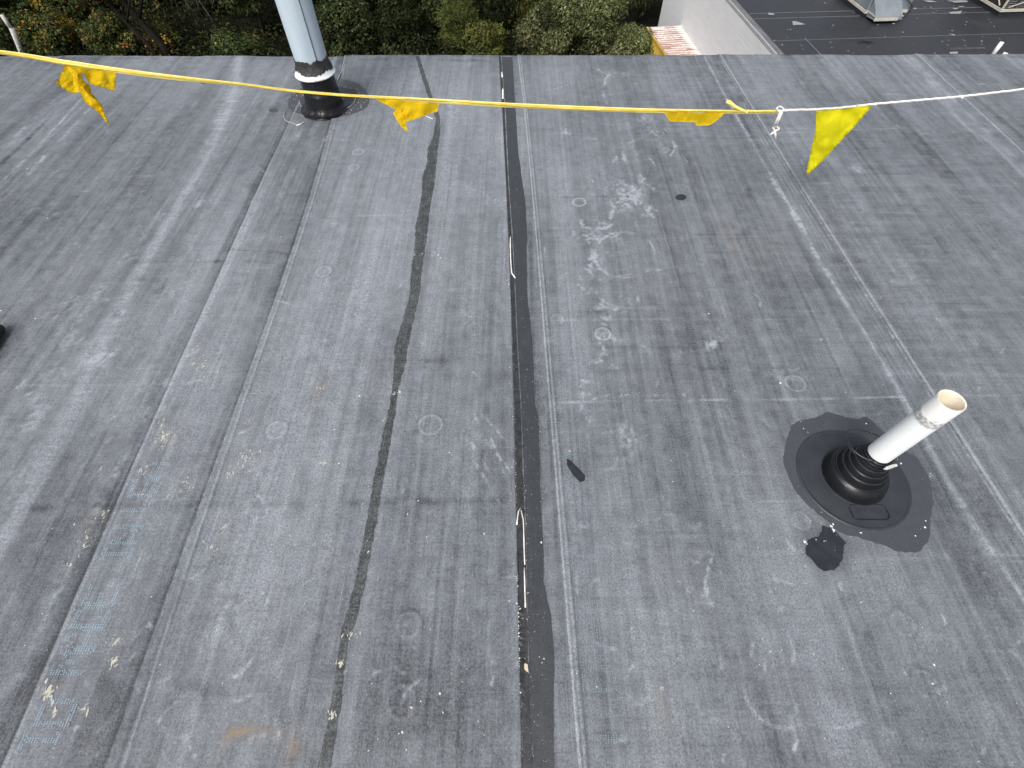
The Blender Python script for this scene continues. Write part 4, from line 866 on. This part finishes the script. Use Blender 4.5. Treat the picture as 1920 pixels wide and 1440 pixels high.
# roof sheets running across, each lapped over the next
ycuts = [(1500, 71), (1500, 30), (1500, 18)]
yl = [Yn, nP(1600, 72)[1], nP(1600, 30)[1], nP(1600, 20)[1], -5.5, -2.5, 0]
for i in range(len(yl)-1):
    bm = bmesh.new(); add_box(bm, .42, 30, yl[i]+.004, yl[i+1]-.004, HR-.045, HR-.006*i); obj('membrane_sheet', bm, M_nroof, nb)
M_line = noisy('pale_lap_line', (.11, .115, .125), (.17, .175, .18), 2, .6)
for i in (1, 2, 3):
    bm = bmesh.new(); add_box(bm, .5, 29, yl[i]-.02, yl[i]+.02, HR-.03, HR+.004); obj('lap_line', bm, M_line, nb)
M_gpatch = noisy('pale_puddle', (.26, .27, .275), (.36, .37, .375), 3, .5)
def nbdecal(name, pxs, m, z=.006, amp=.02):
    pts = [nP(*p) for p in pxs]; n = len(pts); bm = bmesh.new(); vs = []
    for i in range(n):
        a, b = pts[i], pts[(i+1) % n]
        for q in range(4):
            p = a.lerp(b, q/4); w = mnoise.noise(p*3)*amp; vs.append(bm.verts.new((p.x+w, p.y+w*2, HR+z)))
    f = bm.faces.new(vs); r = bmesh.ops.extrude_face_region(bm, geom=[f])
    for v in [q for q in r['geom'] if isinstance(q, bmesh.types.BMVert)]: v.co.z += .004
    bmesh.ops.recalc_face_normals(bm, faces=bm.faces)
    return obj(name, bm, m, nb)
for pxs in [[(1485, 40), (1492, 40), (1505, 44), (1510, 46), (1487, 47)], [(1779, 23), (1795, 22), (1804, 20), (1801, 26), (1782, 26)], [(1776, 1), (1812, 1), (1815, 4), (1790, 5)], [(1730, 1), (1745, 1), (1757, 4), (1740, 4)],
            [(1785, 15), (1797, 15), (1795, 17), (1788, 17)], [(1712, 15), (1719, 15), (1718, 17), (1713, 17)], [(1796, 12), (1809, 11), (1807, 13), (1799, 14)], [(1780, 98), (1795, 97), (1796, 100), (1781, 101)], [(1782, 64), (1790, 65), (1790, 67), (1784, 66)],
            [(1672, 43), (1678, 43), (1677, 45), (1673, 45)], [(1440, 24), (1452, 26), (1450, 29), (1441, 28)]]:
    nbdecal('dry_patch', pxs, M_gpatch)
nbdecal('dry_patch', [(1780, 90), (1845, 88), (1850, 92), (1783, 94)], noisy('faint_patch', (.05, .052, .057), (.08, .082, .088), 3, .6), .005)
nbdecal('tar_spot', [(1608, 79), (1615, 76), (1625, 77), (1640, 80), (1628, 83), (1620, 80), (1610, 82)], mat('tar', (.004, .004, .005), .2))
crn = []
V = []; T_ = []
for k in range(60):
    p = nP(random.uniform(1420, 1900), random.uniform(2, 100)); s_ = random.uniform(.02, .05); b0 = len(V); V += [(p.x-s_, p.y-s_, HR+.008), (p.x+s_, p.y-s_, HR+.008), (p.x+s_*.6, p.y+s_, HR+.012), (p.x-s_*.6, p.y+s_, HR+.012)]; T_.append((b0, b0+1, b0+2, b0+3))
tag(npmesh('pale_specks', V, T_, M_gpatch, nb, False), kind='stuff')
bm = bmesh.new(); a = nP(1509, 72); b = nP(1540, 104); add_tube(bm, [(a.x, a.y, HR+.004), (b.x, b.y, HR+.004)], .025, 6); obj('lap_line', bm, M_line, nb)

M_galv = noisy('hvac_grey', (.20, .23, .26), (.27, .30, .33), 1.5, .45, .2); M_creamrail = noisy('cream_rail', (.46, .44, .37), (.58, .56, .48), 4, .6); M_dk = noisy('coil_dark', (.015, .014, .016), (.045, .035, .035), 6, .6)
def rooftop_unit(label, corner, wx, dy_, hz_, hood=True):
    x, y = P(*corner, ZR+.25)
    u = empty('air_handling_unit', (x, y, ZR), ang, label=label, cat='air conditioner', group='rooftop units on the black roof')
    bm = bmesh.new(); add_box(bm, .08, wx-.08, .08, dy_-.08, 0, .2); obj('curb', bm, M_nroof, u)
    for (a0, a1, b0, b1) in ((0, wx, 0, .07), (0, .07, .07, dy_), (wx-.07, wx, .07, dy_), (.07, wx-.07, dy_-.07, dy_)):
        bm = bmesh.new(); add_box(bm, a0, a1, b0, b1, .2, .33, .01); obj('base_rail', bm, M_creamrail, u)
    bm = bmesh.new(); add_box(bm, .05, wx-.05, .05, dy_-.05, .331, hz_, .01); obj('cabinet', bm, M_dk if not hood else M_galv, u)
    for fx in (.03, wx-.11):
        bm = bmesh.new(); add_box(bm, fx, fx+.08, .02, .10, .332, hz_+.02, .005); obj('corner_post', bm, M_creamrail if not hood else M_galv, u)
    bm = bmesh.new(); add_box(bm, -.03, wx+.03, -.03, dy_+.03, hz_+.021, hz_+.12, .01); obj('top_panel', bm, M_galv, u)
    for k in range(int(wx/.55)):
        x0 = .14+k*.55
        if x0+.45 < wx-.1:
            bm = bmesh.new(); add_box(bm, x0, x0+.45, .02, .049, .62 if hood else .36, hz_-.08); obj('coil_panel', bm, M_dk, u)
            for q in range(6):
                zq = (.65 if hood else .4)+q*(hz_-.8)/7; bm = bmesh.new(); add_box(bm, x0, x0+.45, .005, .019, zq, zq+.02); obj('louvre', bm, M_galv, u)
    for k in range(4):
        y0 = .15+k*(dy_-.3)/4; bm = bmesh.new(); add_box(bm, .03, .048, y0+.02, y0+(dy_-.3)/4-.02, .38, hz_-.08, .004); obj('side_panel', bm, M_galv if hood else M_dk, u)
    bm = bmesh.new(); add_tube(bm, [(wx*.78, .0, .9), (wx+.02, -.12, .5), (wx-.1, -.2, .1), (wx-.3, -.1, .02)], .025, 8); obj('conduit', bm, mat('conduit_black', (.01, .01, .01), .5) if 'conduit_black' not in bpy.data.materials else bpy.data.materials['conduit_black'], u, True)
    return u
u1 = rooftop_unit('grey rooftop unit with a sloping hood and cream lip, left one on the black roof', (1622, 24), 2.3, 3.2, 1.35)
# sloping intake hood in front of the left unit
bm = bmesh.new(); w0, w1 = .15, 1.62
vs = [bm.verts.new(p) for p in [(w0, -.75, .16), (w1, -.75, .16), (w1, .0, .10), (w0, .0, .10), (w0+.02, -.75, .30), (w1-.02, -.75, .30), (w1, .0, .82), (w0, .0, .82)]]
for f in ((0, 3, 2, 1), (4, 5, 6, 7), (0, 1, 5, 4), (1, 2, 6, 5), (3, 0, 4, 7), (2, 3, 7, 6)): bm.faces.new([vs[i] for i in f])
obj('intake_hood', bm, M_galv, u1)
bm = bmesh.new(); add_box(bm, w0-.03, w1-.25, -.82, -.755, .14, .27, .01); obj('hood_lip', bm, M_creamrail, u1)
bm = bmesh.new(); add_box(bm, w0-.03, w0+.0, -.74, -.02, .29, .33); add_box(bm, w1, w1+.03, -.74, -.02, .29, .33); obj('hood_edge', bm, M_creamrail, u1)
for q_ in (.02, 1.0): 
    bm = bmesh.new(); add_box(bm, .3+q_*.9, .55+q_*.9, -.012, .0, .95, 1.08); obj('vent_plate', bm, mat('pale_plate', (.5, .52, .52), .5) if 'pale_plate' not in bpy.data.materials else bpy.data.materials['pale_plate'], u1)
u2 = rooftop_unit('cream framed rooftop unit with dark mesh sides, at the right end of the black roof', (1876, 21), 4.2, 3.4, 1.35, False)
bm = bmesh.new(); add_tube(bm, [(.3, -.0, .4), (2.2, -.0, 1.0)], .025, 6); obj('brace', bm, M_creamrail, u2)
bm = bmesh.new(); add_tube(bm, [(.02, .3, .4), (.02, 1.6, 1.2)], .03, 6); obj('brace', bm, M_creamrail, u2)
def nvent(px0, py0, px1, py1, r, h, label):
    x, y = P(px0, py0, ZR); o = empty('roof_vent', (x, y, ZR), label=label, cat='pipe')
    bm = bmesh.new(); add_tube(bm, [(0, 0, 0), (.02, 0, h)], r, 14); obj('pipe_wall', bm, M_pvc2, o, True)
    bm = bmesh.new(); add_lathe(bm, [(r*2.4, .005), (r*1.6, .03), (r*1.05, .12)], 20); obj('flashing', bm, M_rub, o, True)
M_pvc2 = noisy('far_white_pvc', (.74, .74, .72), (.8, .8, .78), 10, .5)
nvent(1858, 107, 1866, 90, .09, .62, 'thin white vent pipe on the black roof, just beyond the near roof edge')
nvent(1879, 108, 1881, 104, .10, .20, 'short white vent stub on the black roof beside the thin white pipe')

# ---------------------------------------------------------------- rusty container
ca = math.atan2(.57, 4.8)
CT = CAM_H-13.4; ctr = empty('shipping_container', (10.2+.16, 39.15-.3, GROUND), ca, label='yellow steel container with a rusty white corrugated top, against the white wall', cat='container')
hC0 = CT-GROUND
M_rust = mat('rusty_white', (.7, .7, .68), .7); t = NT(M_rust); gc = t.coord((1, 1, 1))
a1 = t.noise(t.coord((.9, 2.6, 1)), 1.0, 3, .6); a2 = t.noise(t.coord((5, 26, 5)), 1.0, 5, .8)
sxx = t.add('ShaderNodeTexCoord'); sp = t.add('ShaderNodeSeparateXYZ'); t.l(sxx.outputs['Object'], sp.inputs[0])
side = t.rng(sp.outputs['X'], .55, 1.0, 0, .20); rm = t.math('SUBTRACT', t.math('ADD', t.math('MULTIPLY', a1, .5), t.math('MULTIPLY', a2, .6)), side)
rm = t.math('ADD', rm, t.rng(sp.outputs['Z'], hC0-.05, hC0+.03, .14, -.08))
c = t.mix(t.rng(rm, .46, .56, 0, .9), (.72, .71, .68), (.26, .105, .075)); c = t.mix(t.rng(a2, .3, .6, 0, .3), c, (.55, .35, .28)); t.l(c, t.b.inputs['Base Color'])
V = []; Qd = []; CL_ = 12.0; n = int(CL_/.035); hC = CT-GROUND
for i in range(n+1):
    y = -CL_*i/n; ph = (y/.32) % 1.0; zc_ = .0 if ph < .35 else (.08*(ph-.35)/.15 if ph < .5 else (.08 if ph < .85 else .08*(1-(ph-.85)/.15)))
    V += [(-1.12, y, hC-.05+zc_), (1.12, y, hC-.05+zc_)]
for i in range(n): Qd.append((2*i, 2*i+2, 2*i+3, 2*i+1))
npmesh('corrugated_top', V, Qd, M_rust, ctr, False)
M_ylw = noisy('yellow_steel', (.50, .32, .05), (.60, .42, .08), 2, .5)
for s_ in (-1, 1):
    V = []; Qd = []
    for i in range(n+1):
        y = -CL_*i/n; ph = (y/.28) % 1.0; zc_ = .0 if ph < .35 else (.045*(ph-.35)/.15 if ph < .5 else (.045 if ph < .85 else .045*(1-(ph-.85)/.15)))
        V += [(s_*(1.18-zc_), y, .1), (s_*(1.18-zc_), y, hC-.10)]
    for i in range(n): Qd.append((2*i, 2*i+2, 2*i+3, 2*i+1) if s_ > 0 else (2*i, 2*i+1, 2*i+3, 2*i+2))
    npmesh('side_panel', V, Qd, M_ylw, ctr, False)
    bm = bmesh.new(); add_box(bm, s_*1.17-.05, s_*1.17+.05, -CL_, 0, hC-.12, hC, .01); obj('top_rail', bm, M_ylw if s_ < 0 else M_rust, ctr)
for yy in (0.0, -CL_):
    bm = bmesh.new(); add_box(bm, -1.12, 1.12, yy-.06, yy+.06, .1, hC+.004, .01); obj('end_frame', bm, M_rust, ctr)
    for s_ in (-1, 1):
        bm = bmesh.new(); add_box(bm, s_*1.14-.09, s_*1.14+.09, yy-.09, yy+.09, hC-.11, hC+.012, .015); obj('corner_casting', bm, M_rust, ctr)
bm = bmesh.new(); add_box(bm, -1.0, -.15, -.5, -.10, hC+.002, hC+.02); obj('roof_plate', bm, noisy('clean_plate', (.72, .73, .72), (.78, .79, .78), 3, .5), ctr)

# ---------------------------------------------------------------- trees and undergrowth
def leaf_mat(name, trans=.25):
    m = mat(name, (.05, .07, .02), .7, 0, .12); t = NT(m); a = t.add('ShaderNodeAttribute'); a.attribute_name = 'leaf'
    t.l(a.outputs['Color'], t.b.inputs['Base Color'])
    tr = t.add('ShaderNodeBsdfTranslucent'); t.l(a.outputs['Color'], tr.inputs[0]); mx = t.add('ShaderNodeMixShader'); mx.inputs[0].default_value = trans
    t.l(t.b.outputs[0], mx.inputs[1]); t.l(tr.outputs[0], mx.inputs[2]); t.l(mx.outputs[0], t.n['Material Output'].inputs[0]); return m
M_leaf = leaf_mat('leaves'); M_bark = noisy('dark_bark', (.012, .010, .008), (.028, .023, .018), 3, .9, spec=.1, bump=.6, sc=(3, 3, .6)); M_twig = noisy('pale_twig', (.16, .15, .12), (.22, .2, .17), 5, .9)
def leaf_cloud(name, clumps, n, size, palette, parent, droop=0.0, seed=0, up=.5, aspect=.55):
    g = np.random.default_rng(seed); vol = np.array([c[3]*c[4]*c[5] for c in clumps])**(2/3); pk = g.choice(len(clumps), n, p=vol/vol.sum())
    C = np.array(clumps)[pk]
    d = g.standard_normal((n, 3)); d[:, 2] = d[:, 2]*.9+.18; d /= np.linalg.norm(d, axis=1)[:, None]
    rad = 1-g.normal(0, .16, n); pos = C[:, :3]+d*C[:, 3:6]*rad[:, None]+g.normal(0, .05, (n, 3))
    nrm = d+g.normal(0, .55, (n, 3)); nrm[:, 2] += up; nrm /= np.linalg.norm(nrm, axis=1)[:, None]
    ax = g.normal(0, 1, (n, 3)); ax[:, 2] -= droop*3; ax -= nrm*(ax*nrm).sum(1)[:, None]*(1-min(1, droop)); ax /= np.linalg.norm(ax, axis=1)[:, None]
    bx = np.cross(nrm, ax); bx /= np.linalg.norm(bx, axis=1)[:, None]
    L = size*g.uniform(.6, 1.75, n)[:, None]; Wd = L*aspect
    V = np.stack([pos-ax*L*.5, pos+bx*Wd*.5-nrm*L*.08, pos+ax*L*.5, pos-bx*Wd*.5-nrm*L*.08], 1).reshape(-1, 3)
    Qd = np.arange(4*n).reshape(n, 4)
    o = npmesh(name, V, Qd, M_leaf, parent, False)
    pal = np.array([p[:3] for p in palette]); w = np.array([p[3] for p in palette]); ci = g.choice(len(pal), n, p=w/w.sum()); cc_ = g.choice(len(pal), len(clumps), p=w/w.sum()); ci = np.where(g.random(n) < .55, cc_[pk], ci)
    # colour drifts clump by clump
    drift = np.array([mnoise.noise(Vector((c[0]*1.7, c[1]*1.7, c[2]*1.7+seed))) for c in clumps])[pk]
    col = pal[ci]*(g.uniform(.5, 1.7, n)*(1+.8*drift))[:, None]
    col = np.clip(col, .002, .8); rgba = np.concatenate([col, np.ones((n, 1))], 1).repeat(4, 0).astype(np.float32)
    at = o.data.color_attributes.new('leaf', 'FLOAT_COLOR', 'POINT'); at.data.foreach_set('color', rgba.ravel()); return o
ZB = lambda Y: CAM_H-Y/2.57
def place(px, Y): return Y*(px-960)/913/1.163
def plant(name, px, Y, top, rx, label, cat, palette, n, size, kind='bush', seed=0, low=0.0, clr=.9, droop=0, ncl=26, group=None, lean_=0, aspect=.55, up=.5):
    X = place(px, Y); o = empty(name, (X, Y, GROUND), random.uniform(0, .2), label=label, cat=cat, group=group); g = random.Random(seed); hh = top-GROUND
    cl = []; zc_ = (low+hh)/2; rz = (hh-low)/2
    for k in range(ncl):
        a = g.uniform(0, 6.28); q = g.random()**.5; e = g.uniform(-1, 1); w = math.sqrt(max(0, 1-e*e*.75)); s_ = clr*g.uniform(.4, 1.2)
        cl.append((rx*.8*q*w*math.cos(a)+lean_*(zc_+rz*e)/hh, rx*.8*q*w*math.sin(a), max(s_*.5, zc_+rz*.86*e), s_, s_, s_*(.7 if droop == 0 else 1.6)))
    leaf_cloud('crown', cl, n, size, palette, o, droop, seed, up, aspect)
    bm = bmesh.new(); tr = .12+.03*hh*.6; lx = lean_
    add_tube(bm, [(0, 0, -.1), (lx*.2, .05, hh*.3), (lx*.5+.1, 0, hh*.6), (lx*.8, .1, hh*.92)], [tr, tr*.8, tr*.55, tr*.15], 8)
    for k in range(min(9, ncl)):
        c_ = cl[k]; z0 = max(.3, min(c_[2]*.6, hh*.7)); add_tube(bm, [(lx*z0/hh, 0, z0), (c_[0]*.5, c_[1]*.5, (z0+c_[2])/2+.2), (c_[0], c_[1], c_[2])], [tr*.4, tr*.28, tr*.1], 6)
    obj('trunk', bm, M_bark, o, True); return o
G_dark = [(.014, .020, .007, 5), (.024, .033, .011, 3), (.055, .068, .024, 1)]
G_olive = [(.13, .145, .060, 5), (.085, .10, .040, 4), (.21, .215, .10, 1.5), (.05, .065, .03, 2)]
G_willow = [(.085, .105, .030, 5), (.13, .135, .035, 3), (.05, .065, .02, 2)]
G_aut = [(.045, .066, .020, 6), (.09, .105, .028, 3), (.34, .22, .03, .8), (.30, .13, .035, .5), (.14, .09, .045, 1.5)]
G_mix = [(.05, .075, .026, 5), (.085, .105, .035, 3), (.20, .17, .035, .8)]
G_grassy = [(.16, .15, .075, 4), (.12, .13, .05, 4), (.08, .09, .03, 3)]
G_ivy = [(.046, .062, .022, 5), (.095, .11, .045, 2), (.018, .026, .009, 4)]
spec_ = [
 ('shrub', 20, 44, -10.9, 2.6, 'green yellow shrub behind the white pole at the far left', 'shrub', G_mix, 9000, .20, dict(seed=1)),
 ('shrub', 95, 42, -12.2, 2.2, 'low shrub with orange and yellow leaves just right of the white pole', 'shrub', G_aut, 9000, .17, dict(seed=2, ncl=60, clr=.6)),
 ('shrub', 150, 47, -11.2, 2.6, 'olive and amber shrub in front of the pale grassy clump', 'shrub', G_aut, 9000, .20, dict(seed=3, ncl=60, clr=.65)),
 ('shrub', 110, 53, -11.6, 3.2, 'pale grassy clump at the top left, behind the autumn shrubs', 'shrub', G_grassy, 8000, .34, dict(seed=4, aspect=.14, up=0, droop=.1)),
 ('shrub', 205, 41, -11.9, 1.9, 'orange leaved bramble left of the dark leaning trunks', 'shrub', G_aut, 8000, .16, dict(seed=5, ncl=50, clr=.55)),
 ('shrub', 215, 50, -10.2, 2.4, 'yellow green shrub behind the orange bramble', 'shrub', G_mix, 7000, .20, dict(seed=6)),
 ('tree', 345, 52, -9.0, 3.4, 'dark shaded tree right of the leaning trunks', 'tree', G_dark, 9000, .22, dict(seed=7)),
 ('tree', 430, 50, -9.2, 3.0, 'dark tree hung with bare grey twigs', 'tree', G_dark, 7000, .22, dict(seed=8)),
 ('tree', 495, 44, -9.7, 1.9, 'grey green tree overhanging left of the flue pipe', 'tree', G_ivy, 9000, .20, dict(seed=9, low=1.9, ncl=18, clr=.7)),
 ('shrub', 300, 42, -13.0, 1.3, 'small orange tinged bush at the foot of the leaning trunks', 'shrub', G_aut, 3500, .15, dict(seed=10, ncl=10)),
 ('shrub', 440, 41.5, -13.5, 1.9, 'low yellow flecked bush under the bare twigs', 'shrub', G_mix, 3500, .15, dict(seed=29, ncl=10)),
 ('shrub', 645, 41, -11.3, 1.7, 'rounded dark green bush just right of the flue pipe', 'shrub', G_ivy, 9000, .17, dict(seed=11)),
 ('tree', 590, 50, -9.0, 3.0, 'dark tree behind the flue pipe', 'tree', G_dark, 8000, .22, dict(seed=12)),
 ('tree', 720, 48, -9.0, 2.6, 'dark green tree between the flue pipe and the feathery shrub', 'tree', G_ivy, 11000, .20, dict(seed=13)),
 ('shrub', 755, 41.5, -12.1, 1.7, 'dark shadowed bush below the dark green tree', 'shrub', G_dark, 6000, .18, dict(seed=14)),
 ('tree', 800, 45, -9.4, 1.9, 'tall slim tree with pale highlights, second left of the central roof strip', 'tree', G_ivy, 11000, .19, dict(seed=15)),
 ('shrub', 862, 41.5, -11.2, 1.35, 'feathery yellow green shrub with upright shoots', 'shrub', G_willow, 8000, .26, dict(seed=16, aspect=.16, ncl=16, up=0)),
 ('tree', 930, 46, -8.9, 2.0, 'dark drooping tree straight above the central roof strip', 'tree', G_dark, 10000, .24, dict(seed=17, droop=.6, aspect=.3)),
 ('tree', 985, 47, -8.8, 1.7, 'yellow green weeping tree left of the large olive bush', 'tree', G_willow, 10000, .26, dict(seed=18, droop=.8, aspect=.22)),
 ('shrub', 910, 40.5, -12.5, 1.7, 'low tawny green bush at the foot of the drooping tree', 'shrub', G_willow, 7000, .16, dict(seed=19, ncl=14)),
 ('shrub', 1040, 41, -11.4, 2.3, 'left mound of the large olive green bushes', 'shrub', G_olive, 15000, .15, dict(seed=20, ncl=34)),
 ('shrub', 1120, 41.5, -10.8, 2.5, 'tallest middle mound of the large olive green bushes', 'shrub', G_olive, 17000, .15, dict(seed=21, ncl=36)),
 ('shrub', 1194, 38.0, -11.9, 1.45, 'olive green bush overhanging the rusty container', 'shrub', G_olive, 12000, .14, dict(seed=22, ncl=26, clr=.75)),
 ('tree', 1060, 50, -9.2, 2.8, 'dark tree behind the olive bushes', 'tree', G_ivy, 9000, .2, dict(seed=23)),
 ('tree', 1190, 47, -8.9, 1.7, 'yellow green weeping tree beside the white walled building', 'tree', G_willow, 10000, .26, dict(seed=24, droop=.8, aspect=.22, low=2.6)),
 ('shrub', 1243, 47, -11.0, .9, 'dark shrub in the gap beside the white wall', 'shrub', G_dark, 4000, .18, dict(seed=25, ncl=12, clr=.6, low=2.6)),
]
for (nm, px, Y, top, rx, lab, cat, pal, n, size, kw) in spec_: plant(nm, px, Y, top, rx, lab, cat, pal, n, size, **kw)
# far wood mass behind, reads as one
cl = []
g = random.Random(77)
for k in range(150):
    Y = g.uniform(56, 66); X = g.uniform(-56, 11); cl.append((X, Y, g.uniform(GROUND+.5, -6.0), 2.2, 2.2, 1.8))
o = leaf_cloud('far_wood', cl, 60000, .34, G_dark, None, 0, 55); tag(o, 'dark wood closing the view behind the trees', 'wood', kind='stuff')
cl = [(g.uniform(-46, 9.0), (yy_ := g.uniform(39, 62)), GROUND+g.uniform(0, .4)+max(0, yy_-44)*.12, 1.3, 1.3, .8) for k in range(520)]
o = leaf_cloud('undergrowth', cl, 70000, .22, G_dark+[(.12, .09, .03, .3)], None, 0, 56); tag(o, 'low leafy undergrowth beneath the trees and shrubs', 'undergrowth', kind='stuff')
# leaning dark trunks
for (px, Y, bx, tx, r_, lab) in [(292, 40.8, 0, -2.9, .30, 'thick dark leaning trunk, right one of the leaning pair'), (268, 40.3, 0, -3.2, .17, 'thinner dark leaning trunk, left one of the leaning pair')]:
    X = place(px, Y); o = empty('tree', (X, Y, GROUND), label=lab, cat='tree', group='leaning dark trunks')
    bm = bmesh.new(); add_tube(bm, [(.1, 0, -.1), (0, 0, .8), (tx*.2, 0, 2), (tx*.5, .1, 4), (tx, .2, 7.5)], [r_*1.3, r_, r_*.85, r_*.7, r_*.4], 10)
    add_tube(bm, [(tx*.25, 0, 2.3), (tx*.1+.8, -.2, 3.8), (tx*.1+1.2, -.2, 5.5)], [r_*.4, r_*.3, r_*.15], 7); obj('trunk', bm, M_bark, o, True)
    cl = [(tx*(.5+.12*k)+g.uniform(-1, 1), g.uniform(-.6, .6), 4.6+.8*k, .9, .9, .7) for k in range(5)]; leaf_cloud('crown', cl, 3500, .18, G_ivy, o, 0, int(px))
# bare hanging twigs
X = place(385, 43.5); tw = empty('bare_branch', (X, 43.5, GROUND), label='tangle of thin bare grey branches hanging in front of the dark trees', cat='branch')
bm = bmesh.new()
def branch(p, d, L, r, depth):
    pts = [Vector(p)]; dd = Vector(d).normalized()
    for k in range(6): dd = (dd+Vector((g.gauss(0, .16), g.gauss(0, .08), -.13+g.gauss(0, .12)))).normalized(); pts.append(pts[-1]+dd*L/6)
    add_tube(bm, pts, [r*(1-.13*k) for k in range(7)], 5)
    if depth > 0:
        for k in (1, 2, 3, 4):
            branch(pts[k], dd+Vector((g.gauss(0, .6), 0, g.gauss(-.2, .4))), L*.6, r*.55, depth-1)
for k in range(4): branch((-1+k*1.1, 0, 5.2+g.random()), (1 if k < 3 else -.6, 0, -.6), 3.6, .035, 2)
obj('twigs', bm, M_twig, tw, True)
# broken pale pole far left
o = empty('leaning_pole', (place(49, 40.0), 40.0, GROUND), label='pale peeling wooden pole leaning at the far left of the trees', cat='pole')
A = Q(46, 112, 40.0)-Vector(o.location); Bp = Q(22, 52, 40.0)-Vector(o.location); Cp = Q(3, 28, 40.0)-Vector(o.location)
bm = bmesh.new(); add_tube(bm, [A+(A-Bp)*1.0, A, (A+Bp)/2, Bp], [.20, .19, .17, .19], 10); obj('lower_pole', bm, noisy('peeling_pole', (.34, .33, .31), (.62, .61, .58), 6, .8, bump=.5, sc=(3, 3, 1)), o, True)
bm = bmesh.new(); add_tube(bm, [Bp+Vector((-.07, .0, 0)), Cp], [.15, .12], 10); obj('upper_pole', bm, noisy('pale_pole', (.50, .49, .47), (.6, .59, .57), 6, .8), o, True)
